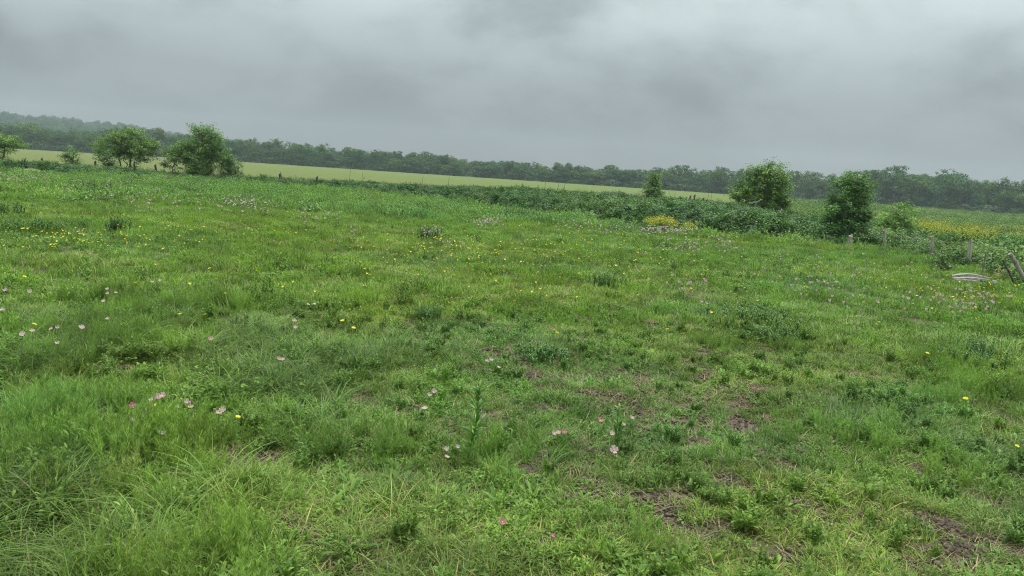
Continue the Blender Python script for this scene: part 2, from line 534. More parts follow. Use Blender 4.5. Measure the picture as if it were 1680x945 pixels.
def scatter(name, label, cat, protos, pts, rot, scl, tint, idx):
    """one object; every point carries rotation, scale, tint and which plant to grow"""
    me = bpy.data.meshes.new(name)
    n = len(pts)
    me.vertices.add(n)
    me.vertices.foreach_set('co', np.asarray(pts, np.float32).ravel())
    for nm, ty, dat in (('rot', 'FLOAT_VECTOR', rot), ('scl', 'FLOAT_VECTOR', scl), ('tint', 'FLOAT_COLOR', tint), ('idx', 'INT', idx)):
        at = me.attributes.new(nm, ty, 'POINT')
        key = {'FLOAT_VECTOR': 'vector', 'FLOAT_COLOR': 'color', 'INT': 'value'}[ty]
        at.data.foreach_set(key, np.asarray(dat, np.int32 if ty == 'INT' else np.float32).ravel())
    o = bpy.data.objects.new(name, me)
    COL.objects.link(o)
    ng = bpy.data.node_groups.new(name, 'GeometryNodeTree')
    ng.interface.new_socket('Geometry', in_out='INPUT', socket_type='NodeSocketGeometry')
    ng.interface.new_socket('Geometry', in_out='OUTPUT', socket_type='NodeSocketGeometry')
    gi = ng.nodes.new('NodeGroupInput'); go = ng.nodes.new('NodeGroupOutput')
    jn = ng.nodes.new('GeometryNodeJoinGeometry')

    def attr(nm, ty):
        a = ng.nodes.new('GeometryNodeInputNamedAttribute')
        a.data_type = ty
        a.inputs['Name'].default_value = nm
        return [s for s in a.outputs if s.enabled and s.name == 'Attribute'][0]
    ar, asc, ai = attr('rot', 'FLOAT_VECTOR'), attr('scl', 'FLOAT_VECTOR'), attr('idx', 'INT')
    for k_, p_ in enumerate(protos):
        oi = ng.nodes.new('GeometryNodeObjectInfo')
        oi.inputs['Object'].default_value = p_
        cmp_ = ng.nodes.new('FunctionNodeCompare')
        cmp_.data_type = 'INT'; cmp_.operation = 'EQUAL'
        ins = [s for s in cmp_.inputs if s.enabled]
        ng.links.new(ai, ins[0]); ins[1].default_value = k_
        ip = ng.nodes.new('GeometryNodeInstanceOnPoints')
        ng.links.new(gi.outputs[0], ip.inputs['Points'])
        ng.links.new(cmp_.outputs[0], ip.inputs['Selection'])
        ng.links.new(oi.outputs['Geometry'], ip.inputs['Instance'])
        ng.links.new(ar, ip.inputs['Rotation'])
        ng.links.new(asc, ip.inputs['Scale'])
        ng.links.new(ip.outputs[0], jn.inputs[0])
    ng.links.new(jn.outputs[0], go.inputs[0])
    md = o.modifiers.new('grow', 'NODES')
    md.node_group = ng
    tag(o, label, cat, kind='stuff')
    return o


def yawrot(n, tilt=0.12):
    r_ = np.zeros((n, 3))
    r_[:, 0] = rng.normal(0, tilt, n); r_[:, 1] = rng.normal(0, tilt, n)
    r_[:, 2] = rng.random(n) * 6.283
    return r_


def wedge(r0, r1, dens, half=0.74):
    """random points in the part of the meadow in front of the viewer"""
    area = half * (r1 ** 2 - r0 ** 2)
    n = int(area * dens)
    r_ = np.sqrt(rng.random(n) * (r1 ** 2 - r0 ** 2) + r0 ** 2)
    th = (rng.random(n) * 2 - 1) * half
    return r_ * np.sin(th), r_ * np.cos(th)


# ---- maps over the meadow, from what grows where in the photograph
def blobs(lst):
    o_ = []
    for px, py, r_, s_ in lst:
        x, y, _ = G(px, py)
        o_.append((x, y, r_, s_))
    return o_


BARE = blobs([(1210, 697, .24, 1), (1142, 727, .15, .9), (1050, 677, .13, .9), (1085, 655, .12, .8), (893, 668, .12, .8), (872, 618, .16, .9), (915, 620, .12, .9),
              (895, 645, .13, .8), (1115, 660, .22, .7), (1195, 650, .25, .8), (700, 562, .25, .6), (735, 560, .3, .5), (810, 576, .3, .6), (840, 590, .25, .7),
              (870, 613, .1, .7), (1240, 586, .2, .8), (1165, 597, .2, .7), (1170, 618, .25, .6), (1395, 615, .2, .8), (1490, 632, .2, .8), (1420, 612, .15, .7),
              (1590, 665, .15, .7), (1640, 610, .25, .7), (1090, 855, .20, 1), (1085, 880, .16, .8), (1550, 868, .16, 1), (1570, 905, .22, .9), (1540, 885, .15, .9),
              (1350, 870, .18, .7), (1180, 885, .15, .7), (1480, 925, .15, .7), (1290, 700, .2, .5), (1370, 655, .15, .6), (1420, 680, .12, .7), (1435, 678, .1, .8),
              (862, 775, .10, 1), (955, 792, .09, .9), (955, 740, .1, .7), (1310, 835, .15, .7), (1290, 760, .12, .6), (1345, 750, .1, .5), (400, 760, .22, .7),
              (1000, 660, .12, .8), (700, 515, .3, .4), (670, 512, .25, .4), (330, 605, .15, .4), (210, 612, .25, .7), (250, 615, .2, .7), (870, 880, .10, .9), (880, 600, .2, .6),
              (930, 600, .3, .5), (1060, 625, .3, .6), (980, 625, .2, .7), (690, 610, .15, .4), (1450, 760, .18, .4), (1250, 740, .2, .5), (1640, 720, .1, .4),
              (70, 900, .1, .8), (1100, 780, .12, .5), (1230, 815, .15, .5), (1400, 790, .12, .4), (600, 780, .12, .4), (760, 860, .08, .7), (1080, 700, .15, .6)])
TALL = blobs([(40, 800, .55, 1.0), (150, 790, .45, .8), (250, 850, .4, .7), (110, 930, .4, .9), (330, 900, .35, .6), (420, 640, .5, .8), (510, 600, .6, .8), (60, 700, .6, .7),
              (200, 560, .8, .7), (100, 540, .8, .6), (330, 600, .5, .6), (560, 680, .35, .5), (620, 560, .7, .4), (500, 700, .3, .6), (830, 770, .25, .5),
              (1400, 720, .4, .35), (1500, 700, .4, .3), (950, 740, .15, .5), (1230, 520, .6, .35), (1560, 590, .5, .5), (1650, 640, .6, .4), (40, 600, .7, .7),
              (400, 560, .9, .5), (300, 500, 1.2, .5), (100, 460, 1.4, .5), (600, 850, .25, .35), (430, 820, .25, .5), (690, 530, .2, .6), (20, 900, .3, 1)])


def field_of(lst, x, y, wob=0.0):
    v_ = np.zeros_like(x)
    wx = x + wob * (fbm(x * 7, y * 7, 21) - 0.5); wy = y + wob * (fbm(x * 7, y * 7, 33) - 0.5)
    for bx, by, br, bs in lst:
        d2 = ((wx - bx) ** 2 + (wy - by) ** 2) / (br * br)
        v_ = np.maximum(v_, bs * np.exp(-d2 * 0.9))
    return v_


def bare(x, y):
    b_ = field_of(BARE, x, y, 0.35)
    worn = np.exp(-(((x - 1.6) / 3.2) ** 2 + ((y - 7.2) / 4.8) ** 2))
    b_ = np.maximum(b_, sstep(0.56, 0.72, fbm(x * 3.0, y * 3.0, 41)) * (0.12 + 0.75 * worn))
    b_ = b_ * (0.50 + 1.1 * sstep(.36, .62, fbm(x / .085, y / .085, 47, 2)))
    return np.clip(b_, 0, 1)


def tall(x, y):
    t_ = field_of(TALL, x, y, 0.5)
    return np.clip(t_ + 0.55 * (fbm(x / 1.1, y / 1.1, 51) - 0.5), 0, 1)


def tint_map(x, y, jit=0.10):
    """colour of the sward: yellow green belts, blue green belts, small clumps"""
    n = len(x)
    d = np.hypot(x, y)
    a_ = fbm(x / 2.3, y / 3.0, 61); b_ = fbm(x / 0.45, y / 0.45, 71); c_ = fbm(x / 7.0, y / 5.0, 81)
    yel = np.clip(0.9 * sstep(0.42, 0.62, c_) * np.exp(-((d - 17) / 8.0) ** 2) + 0.8 * sstep(0.5, 0.7, a_), 0, 1)
    blu = np.clip(sstep(0.54, 0.74, fbm(x / 3.1, y / 2.0, 91)) * 0.65, 0, 1)
    r_ = 1.0 + 0.20 * yel - 0.22 * blu; g_ = 1.0 + 0.06 * yel - 0.08 * blu; bl = 1.0 - 0.08 * yel + 0.30 * blu
    val = 0.80 + 0.44 * sstep(.25, .75, b_) + rng.normal(0, jit, n)
    dry = (rng.random(n) < 0.03)
    r_ = np.where(dry, r_ * 1.4, r_); g_ = np.where(dry, g_ * 1.12, g_); bl = np.where(dry, bl * 1.6, bl)
    t_ = np.stack([r_ * val, g_ * val, bl * val, np.ones(n)], -1)
    return np.clip(t_, 0.2, 2.2)


# ---- plant shapes for the meadow
def disc(n, r_):
    a = rng.random(n) * 6.283; q_ = np.sqrt(rng.random(n)) * r_
    return np.stack([np.cos(a) * q_, np.sin(a) * q_, np.zeros(n)], -1)


def p_tuft(n, r_, L, W, nseg, lean=(0.05, 0.5), curve=(0.1, 0.6), mat=None, name='grass_tuft', dead=0.0):
    mb_ = MB()
    b = disc(n, r_)
    out_yaw = np.arctan2(b[:, 1], b[:, 0]) + rng.normal(0, 0.9, n)
    Ls = L * (0.45 + 0.75 * rng.random(n))
    dd = rng.random(n) < dead
    for mk, mi in ((~dd, 0), (dd, 1)):
        if mk.any():
            k_ = mk.sum()
            blades(mb_, b[mk], out_yaw[mk], Ls[mk], W * (0.6 + 0.7 * rng.random(k_)), rng.uniform(*lean, k_), rng.uniform(*curve, k_), nseg, mi=mi)
    return proto(mb_, [mat or m_grass, m_straw], name)


def p_rosette(n, L, W, name='broadleaf_weed', mat=None):
    mb_ = MB()
    b = disc(n, 0.02)
    yaw = np.arange(n) * 2.4 + rng.normal(0, 0.3, n)
    blades(mb_, b, yaw, L * (0.6 + 0.6 * rng.random(n)), W * (0.7 + 0.5 * rng.random(n)), rng.uniform(0.35, 0.95, n), rng.uniform(0.1, 0.5, n), 6, prof='spoon', cup=0.5)
    return proto(mb_, [mat or m_weed], name)


def p_clover(n, h, s, name='clover_clump', mat=None, spread=0.10):
    mb_ = MB()
    b = disc(n, spread); b[:, 2] = h * (0.35 + 0.65 * rng.random(n)) * (1 - 0.5 * (np.hypot(b[:, 0], b[:, 1]) / spread) ** 2)
    for k_ in range(3):
        a = rng.random(n) * 6.283 + k_ * 2.09
        c = b + np.stack([np.cos(a), np.sin(a), np.zeros(n)], -1) * s * 0.45
        nr = np.stack([rng.normal(0, 0.35, n), rng.normal(0, 0.35, n), np.ones(n)], -1)
        leaves(mb_, c, nr, s * (0.7 + 0.5 * rng.random(n)), 0.75)
    k2 = n // 3
    blades(mb_, disc(k2, spread * 0.6), rng.random(k2) * 6.283, h * 0.9, 0.003, rng.uniform(0, .4, k2), rng.uniform(0, .3, k2), 2)
    return proto(mb_, [mat or m_weed], name)


def p_feather(nst, h, name='feathery_weed', mat=None, leaf=0.03, per=34, spread=0.05, wd=0.0035):
    """upright stems with whorls of threadlike leaves"""
    mb_ = MB()
    for s in range(nst):
        b0 = disc(1, spread)[0]; yaw = math.atan2(b0[1], b0[0]) + rng.normal(0, .5); ln = rng.uniform(0.05, 0.4); hh = h * rng.uniform(0.6, 1.1)
        t = np.sort(rng.uniform(0.25, 1.0, per))
        c = np.stack([b0[0] + math.cos(yaw) * ln * hh * t, b0[1] + math.sin(yaw) * ln * hh * t, hh * t * (1 - 0.1 * ln)], -1)
        blades(mb_, b0[None], yaw, hh * 1.02, wd * 1.3, ln, 0.02, 2)
        blades(mb_, c, rng.random(per) * 6.283, leaf * (1.15 - 0.5 * t) * rng.uniform(0.7, 1.3, per) * (h / 0.2) ** 0.5, wd, rng.uniform(0.3, 0.9, per), rng.uniform(-0.2, 0.3, per), 2)
    return proto(mb_, [mat or m_fern], name)


def p_leafystem(nst, h, leaf, w_, name='leafy_weed', mat=None, per=16, spread=0.06):
    mb_ = MB()
    for s in range(nst):
        b0 = disc(1, spread)[0]; yaw = math.atan2(b0[1], b0[0]) + rng.normal(0, .5); ln = rng.uniform(0.0, 0.35); hh = h * rng.uniform(0.55, 1.1)
        t = np.linspace(0.12, 1.0, per)
        c = np.stack([b0[0] + math.cos(yaw) * ln * hh * t, b0[1] + math.sin(yaw) * ln * hh * t, hh * t * (1 - 0.1 * ln)], -1)
        blades(mb_, b0[None], yaw, hh * 1.02, 0.006, ln, 0.02, 2)
        blades(mb_, c, np.arange(per) * 2.4 + rng.normal(0, .3, per), leaf * (1.1 - 0.55 * t) * rng.uniform(0.8, 1.2, per), w_ * (1.1 - 0.4 * t),
               rng.uniform(0.35, 0.75, per), rng.uniform(0.0, 0.5, per), 4, prof='oval', cup=0.4)
    return proto(mb_, [mat or m_weed], name)


# near prototypes
NEAR = [p_tuft(28, .05, .11, .0042, 3, (.1, .8), (.2, .9), dead=.07), p_tuft(30, .06, .13, .0048, 3, (.1, .7), (.1, .8), dead=.06), p_tuft(24, .05, .09, .0055, 3, (0.3, 1.1), (0.1, .8), dead=.09),
        p_tuft(34, .05, .25, .0048, 5, (0.05, 0.5), (0.2, 0.95), dead=.06), p_tuft(30, .05, .30, .0055, 5, (0.05, 0.6), (0.3, 1.05), dead=.07),
        p_rosette(9, .11, .030), p_rosette(12, .08, .022), p_rosette(8, .10, .034),
        p_clover(40, .07, .016), p_clover(34, .10, .020),
        p_feather(9, .20), p_feather(12, .26, leaf=.035),
        p_leafystem(5, .20, .06, .013), p_leafystem(7, .15, .045, .018),
        p_tuft(13, .07, .09, .0030, 2, (0.7, 1.3), (0.0, .5), mat=m_straw, name='dry_straw_tuft')]


def near_planks(x, y):
    """trodden short grass just in front of the fallen planks"""
    px0, py0, _ = P(1592, 17.0)
    return np.exp(-(((x - px0) / .75) ** 2 + ((y - py0 + .35) / .75) ** 2) ** 2)


def place(x, y):
    return np.stack([x, y, ground_z(x, y) - 0.006], -1)


def sc3(s, sx=None):
    return np.stack([s if sx is None else sx, s if sx is None else sx, s], -1)


# near sward 2.2 - 9.5 m
x, y = wedge(2.0, 9.5, 330, 0.80)
m_in = side_of(EDGE, x, y) < 0.3
x, y = x[m_in], y[m_in]
B_, T_ = bare(x, y), tall(x, y)
keep = rng.random(len(x)) > 0.93 * sstep(0.30, 0.75, B_)
x, y, B_, T_ = x[keep], y[keep], B_[keep], T_[keep]
n = len(x)
u_ = rng.random(n)
weedz = fbm(x / 0.8, y / 0.8, 101)
fernz = np.maximum(field_of(blobs([(250, 750, .5, 1), (130, 690, .5, 1), (60, 740, .5, .9), (820, 745, .28, 1), (640, 730, .25, .7), (520, 740, .2, .5), (180, 560, .6, .7),
                                   (1190, 760, .2, .5), (1450, 740, .5, .6), (1100, 900, .25, .5), (160, 480, 1.0, .6), (1330, 730, .3, .4)]), x, y, 0.4), sstep(.62, .75, fbm(x / 0.9, y / 0.9, 111)) * 0.7)
idx = rng.choice([0, 1, 2], n)
idx = np.where((T_ > 0.30) & (u_ < 0.62 * sstep(0.30, 0.7, T_)), rng.choice([3, 4], n), idx)
v_ = rng.random(n)
idx = np.where(v_ < 0.10 + 0.30 * sstep(0.5, 0.65, weedz), rng.choice([5, 6, 8, 9, 12, 13], n, p=[.12, .14, .24, .20, .12, .18]), idx)
idx = np.where((v_ > 0.97) & (weedz > 0.45), 7, idx)
idx = np.where(rng.random(n) < 0.55 * fernz, rng.choice([10, 11], n), idx)
idx = np.where(rng.random(n) < 0.035 + 0.30 * sstep(0.1, 0.5, B_), 14, idx)
s = (0.75 + 0.5 * rng.random(n)) * (1 - 0.45 * sstep(0.1, 0.7, B_))
small = (idx < 3) | (idx == 8) | (idx == 9)
wornz = np.exp(-(((x - 1.5) / 2.4) ** 2 + ((y - 6.4) / 3.2) ** 2))
s = s * np.where(small, 0.85 + 0.75 * T_, 1.0) * (1 - .38 * wornz * (1 - T_))
s = s * np.where((idx == 10) | (idx == 11) | (idx == 12), 0.45 + 0.65 * np.maximum(T_, fernz), 1.0)
tn = tint_map(x, y)
# the long grass is a darker, bluer kind
lg = ((idx == 3) | (idx == 4))[:, None]
tn = np.where(lg, tn * np.array([0.70, 0.80, 0.85, 1]), tn)
scatter('meadow_grass', 'fine mixed grass and small weeds of the near meadow', 'grass', NEAR, place(x, y), yawrot(n, .13), sc3(s), tn, idx)

SHORT = [p_tuft(20, .035, .060, .0045, 2, (0.2, 1.0), (0.1, .7), dead=.10), p_tuft(18, .035, .075, .0050, 3, (0.1, .8), (0.2, .9), dead=.08), p_clover(26, .035, .013, spread=.05),
         p_rosette(9, .045, .014), p_leafystem(4, .07, .028, .009, per=9, spread=.04)]
x, y = wedge(2.0, 11.5, 560, 0.80)
m_in = side_of(EDGE, x, y) < 0.3
x, y = x[m_in], y[m_in]
B_, T_ = bare(x, y), tall(x, y)
keep = (rng.random(len(x)) > 0.97 * sstep(0.30, 0.70, B_)) & (rng.random(len(x)) > .6 * T_)
x, y, B_, T_ = x[keep], y[keep], B_[keep], T_[keep]
n = len(x)
cz = fbm(x / .5, y / .5, 301)
idx = np.where(rng.random(n) < .10 + .5 * sstep(.5, .65, cz), rng.choice([2, 3, 4], n, p=[.45, .2, .35]), rng.choice([0, 1], n))
scatter('short_turf', 'short dense turf and tiny herbs close to the ground', 'turf', SHORT, place(x, y), yawrot(n, .2), sc3((.7 + .7 * rng.random(n)) * (1.0 - .3 * B_)), tint_map(x, y, .16) * np.array([1.08, 1.07, 1.02, 1]), idx)

def p_crumbs(n_, r_, s_):
    mb_ = MB()
    for _ in range(n_):
        c_ = disc(1, r_)[0]; k_ = s_ * rng.uniform(.35, 1.2); c_[2] = k_ * .3
        th_ = rng.random() * 6.28
        O_ = np.array([[1, 0, 0], [-.9, .1, 0], [0, .9, .1], [.1, -1, 0], [.1, 0, .75], [0, 0, -.6]]) * rng.uniform(.6, 1.25, (6, 1))
        Rm = np.array([[math.cos(th_), -math.sin(th_), 0], [math.sin(th_), math.cos(th_), 0], [0, 0, 1]])
        mb_.add(c_ + (O_ * k_) @ Rm.T, [[0, 2, 4], [2, 1, 4], [1, 3, 4], [3, 0, 4], [2, 0, 5], [1, 2, 5], [3, 1, 5], [0, 3, 5]])
    b_ = disc(7, r_)
    blades(mb_, b_ + [0, 0, .006], rng.random(7) * 6.28, .06, .0035, rng.uniform(.9, 1.2, 7), 0.0, 1, mi=1)
    return proto(mb_, [m_soil, m_straw], 'soil_crumbs')


CR_ = [p_crumbs(16, .07, .016), p_crumbs(22, .07, .010), p_crumbs(18, .07, .013)]
x, y = wedge(2.4, 13, 170, 0.78)
B_ = bare(x, y)
kp = (B_ > .28) & (side_of(EDGE, x, y) < 0)
x, y = x[kp], y[kp]; n = len(x)
scatter('soil_crumbs', 'dry crumbs of soil and straw bits on the bare spots', 'soil', CR_, place(x, y) + [0, 0, .006], yawrot(n, .1), sc3(.6 + .7 * rng.random(n)), np.ones((n, 4)), rng.integers(0, 3, n))

# mid sward 9 - 26 m
MID = [p_tuft(120, .20, .085, .0075, 2, (0.1, .9), (0.1, .8), dead=.06), p_tuft(110, .22, .105, .0085, 2, (0.1, .8), (0.1, .8), dead=.05),
       p_tuft(70, .18, .18, .009, 3, (0.05, .5), (0.1, .8), dead=.05), p_clover(110, .08, .026, spread=.20), p_feather(16, .15, leaf=.04, per=16, spread=.14, wd=.008),
       p_leafystem(9, .17, .055, .018, per=10, spread=.14), p_tuft(50, .2, .12, .007, 2, (0.6, 1.2), (0, .4), mat=m_straw, name='dry_straw_tuft')]
x, y = wedge(8.8, 27, 38, 0.80)
m_in = side_of(EDGE, x, y) < 0.5
x, y = x[m_in], y[m_in]
B_, T_ = bare(x, y), tall(x, y)
keep = rng.random(len(x)) > 0.9 * sstep(0.30, 0.75, B_) * (1 - sstep(12, 17, y))
x, y, B_, T_ = x[keep], y[keep], B_[keep], T_[keep]
n = len(x); u_ = rng.random(n)
weedz = fbm(x / 1.7, y / 1.7, 121)
fz = sstep(.52, .68, fbm(x / 2.2, y / 2.2, 131))
idx = rng.choice([0, 1], n)
idx = np.where((u_ < 0.35 * T_) | (u_ < 0.25 * sstep(.5, .65, fbm(x / 2.6, y / 1.8, 141))), 2, idx)
v_ = rng.random(n)
idx = np.where(v_ < 0.06 + 0.30 * sstep(.5, .66, weedz), rng.choice([3, 5], n, p=[.65, .35]), idx)
idx = np.where(rng.random(n) < 0.12 + 0.4 * fz, 4, idx)
idx = np.where(rng.random(n) < 0.02 + 0.12 * B_, 6, idx)
s = (1 - .58 * near_planks(x, y)) * (0.7 + 0.5 * rng.random(n)) * (0.72 + 0.5 * fbm(x / 1.3, y / 1.3, 151)) * (1 - 0.4 * B_ * (1 - sstep(9, 16, y)))
scatter('middle_meadow_grass', 'grass and feathery weeds in the middle of the meadow', 'grass', MID, place(x, y), yawrot(n, .10), sc3(s, s * 1.05), tint_map(x, y, .08) * np.array([1.02, 1.05, 1.03, 1]), idx)

# far sward 26 - 56 m
FAR = [p_tuft(140, .48, .15, .018, 1, (0.05, .7), (0.05, .5), dead=.03), p_tuft(120, .45, .22, .020, 2, (0.05, .4), (0.05, .5), dead=.03),
       p_clover(110, .22, .055, spread=.42), p_leafystem(12, .36, .11, .04, per=8, spread=.3), p_feather(16, .30, leaf=.08, per=10, spread=.3, wd=.018)]
x, y = wedge(25.5, 66, 9, 0.86)
m_in = side_of(EDGE, x, y) < 1.2
x, y = x[m_in], y[m_in]
n = len(x)
idx = rng.choice([0, 1, 4], n, p=[.5, .28, .22])
wz = fbm(x / 3.2, y / 3.2, 161)
idx = np.where(rng.random(n) < 0.08 + 0.5 * sstep(.5, .66, wz), rng.choice([2, 3], n), idx)
s = (0.65 + 0.45 * rng.random(n)) * (0.7 + 0.6 * fbm(x / 2.5, y / 2.5, 171))
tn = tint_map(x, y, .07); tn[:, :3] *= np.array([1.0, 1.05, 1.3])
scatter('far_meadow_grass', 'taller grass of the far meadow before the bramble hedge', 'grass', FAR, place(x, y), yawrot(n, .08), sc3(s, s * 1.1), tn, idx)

# ------------------------------------------------------------------ bramble hedge and the weeds beyond the fence
def hedge_h(x, y):
    """height of the bramble growth over the ground"""
    e = side_of(EDGE, x, y)
    f_ = side_of(BACK, x, y)
    back = 2.2
    h = sstep(-0.3, 1.3, e) * (1 - sstep(back * 0.3, back, f_))
    base_h = np.interp(x, [-45, -30, -23, -19.5, -16, -11, -5, 0, 6, 12], [0.42, 0.40, 0.38, 0.20, 0.30, 0.34, 0.48, 0.62, 0.72, 0.78])
    base_h = base_h * np.where(x > 9.6, np.interp(y, [12, 19, 23, 26, 31, 35, 40], [0.40, 0.40, 0.42, 0.48, 0.68, 0.90, 0.85]), 1.0)
    return h * base_h * (0.72 + 0.65 * (fbm(x / 1.6, y / 1.6, 201) - 0.1))


def p_spray(n, r_, h, leaf, mat, name, aspect=0.6, droop=0.8):
    """a low dome of overlapping leaflets on arching canes"""
    mb_ = MB()
    nc = 8
    per = n // nc
    for c_ in range(nc):
        a = c_ * 6.283 / nc + rng.normal(0, .4); q_ = r_ * rng.uniform(.6, 1.1); hh = h * rng.uniform(.6, 1.25)
        t = rng.uniform(0.05, 1, per)
        px_ = np.cos(a) * q_ * t; py_ = np.sin(a) * q_ * t
        pz_ = hh * (1 - droop * t ** 1.8) * np.minimum(1, 0.55 + 2 * t)
        c = np.stack([px_, py_, pz_], -1) + rng.normal(0, leaf * 0.8, (per, 3)) * np.array([1, 1, .5])
        nr = np.stack([np.cos(a) * 0.5 * t + rng.normal(0, .35, per), np.sin(a) * 0.5 * t + rng.normal(0, .35, per), np.ones(per)], -1)
        leaves(mb_, c, nr, leaf * rng.uniform(.6, 1.25, per), aspect)
        tt = np.linspace(0, 1, 5)
        blades(mb_, np.array([[0, 0, 0.0]]), a, q_ * 1.1, .012, .9, .1, 3, var=np.array([.1]))
    return proto(mb_, [mat], name)


BR = [p_spray(240, .34, .26, .070, m_bramble, 'bramble_spray'), p_spray(220, .42, .20, .080, m_bramble, 'bramble_spray'),
      p_spray(200, .26, .34, .065, m_bramble, 'bramble_spray'),
      p_leafystem(9, .42, .09, .045, 'leafy_shoots', m_bramble, per=12, spread=.22), p_tuft(40, .16, .55, .010, 3, (0.05, .5), (.1, .8), mat=m_straw, name='dead_canes')]
n = 40000
x = rng.uniform(-50, 21, n); y = rng.uniform(12, 56, n)
hh = hedge_h(x, y)
vis = (hh > 0.10) & (np.abs(x) < y * 0.95 + 2)
x, y, hh = x[vis], y[vis], hh[vis]
n = len(x)
z = ground_z(x, y) + np.maximum(hh - 0.22, 0) * np.where(rng.random(n) < .72, 1, rng.random(n))
cn = fbm(x / 2.5, y / 2.5, 211)
tn = np.stack([0.85 + 0.35 * sstep(.45, .7, cn), 0.9 + .18 * sstep(.45, .7, cn), 1.0 - 0.1 * cn, np.ones(n)], -1) * (0.7 + 0.6 * rng.random(n))[:, None]
rg = (sstep(11.0, 13.5, x) * (1 - sstep(25, 31, y)))[:, None]
tn = tn * (1 - rg) + tn * np.array([1.7, 1.35, 1.1, 1]) * rg
frg = (1 - sstep(.3, 1.6, side_of(EDGE, x, y)))[:, None]
tn = tn * (1 + frg * np.array([.12, .08, .0, 0]))
u_ = rng.random(n)
bidx = np.where(u_ < .06, 3, np.where(u_ < .08, 4, rng.integers(0, 3, n)))
scatter('bramble_hedge', 'dark green bramble thicket swallowing the old fence line', 'brambles', BR, np.stack([x, y, z], -1), yawrot(n, .28), sc3(0.6 + .7 * rng.random(n)), tn, bidx)

# weeds of the rough ground to the right, beyond the fence
WD = [p_spray(130, .60, .50, .14, m_weedfar, 'tall_weed', .5), p_leafystem(14, .75, .20, .075, 'tall_weed', m_weedfar, per=10, spread=.5),
      p_tuft(90, .5, .65, .03, 3, (0.0, .35), (0.0, .4), mat=m_weedfar, name='tall_grass'), p_spray(130, .7, .32, .15, m_weedfar, 'tall_weed', .7)]
n = 30000
y = 14 + 195 * rng.random(n) ** 1.5
x = 11.0 + (0.98 * y - 9) * rng.random(n)
ok = (side_of(BACK, x, y) > -0.5) & (x < y * 0.92 + 3) & (y < 66 + 2.2 * (x - 11)) & (y < treeline_Y(x / y) - 5)
x, y = x[ok], y[ok]
n = len(x)
c1 = fbm(x / 7, y / 7, 221)
idx = np.where(rng.random(n) < .45, 0, np.where(rng.random(n) < .4, 1, np.where(rng.random(n) < .5, 2, 3)))
sz = (0.6 + .5 * rng.random(n)) * (0.65 + .7 * fbm(x / 4, y / 4, 231)) * (1 + sstep(60, 180, y) * .5)
tn = np.stack([0.9 + .55 * sstep(.42, .65, c1), 1.0 + .18 * sstep(.42, .65, c1), 1.05 - .2 * c1, np.ones(n)], -1) * (0.72 + .5 * rng.random(n))[:, None]
pinkish = sstep(.58, .66, fbm(x / 5, y / 3, 241))[:, None] * 0.35
tn = tn * (1 - pinkish) + tn * np.array([1.7, 1.0, 1.6, 1]) * pinkish
scatter('rough_weeds', 'tall mixed weeds on the rough ground beyond the posts', 'weeds', WD, np.stack([x, y, ground_z(x, y) - .02], -1), yawrot(n, .15), sc3(sz * .85, sz * 1.1), tn, idx)

# grassy fringe of the crop field just behind the hedge
n = 9000
x = rng.uniform(-60, 12, n); y = rng.uniform(40, 64, n)
fs = side_of(FENCE, x, y)
ok = (fs > 0.5) & (fs < 4.5) & (rng.random(n) < np.exp(-(fs - .5) / 1.6))
x, y = x[ok], y[ok]; n = len(x)
tn = np.tile([1.25, 1.0, 0.9, 1.0], (n, 1)) * (0.8 + .4 * rng.random(n))[:, None]
scatter('field_margin_grass', 'long pale grass along the near edge of the crop field', 'grass', [WD[2], FAR[1]], place(x, y), yawrot(n, .1), sc3(.5 + .4 * rng.random(n)), tn, rng.integers(0, 2, n))


# ------------------------------------------------------------------ trees
def limb(mb_, p0, p1, r0, r1, rr, seg=5, wob=0.06, sides=6):
    p0 = np.asarray(p0, float); p1 = np.asarray(p1, float)
    L = np.linalg.norm(p1 - p0)
    t = np.linspace(0, 1, seg + 1)
    pts = p0 + (p1 - p0) * t[:, None] + rr.normal(0, wob * L, (seg + 1, 3)) * (np.sin(t * np.pi)[:, None])
    tube(mb_, pts, r0 + (r1 - r0) * t, sides)
    return pts


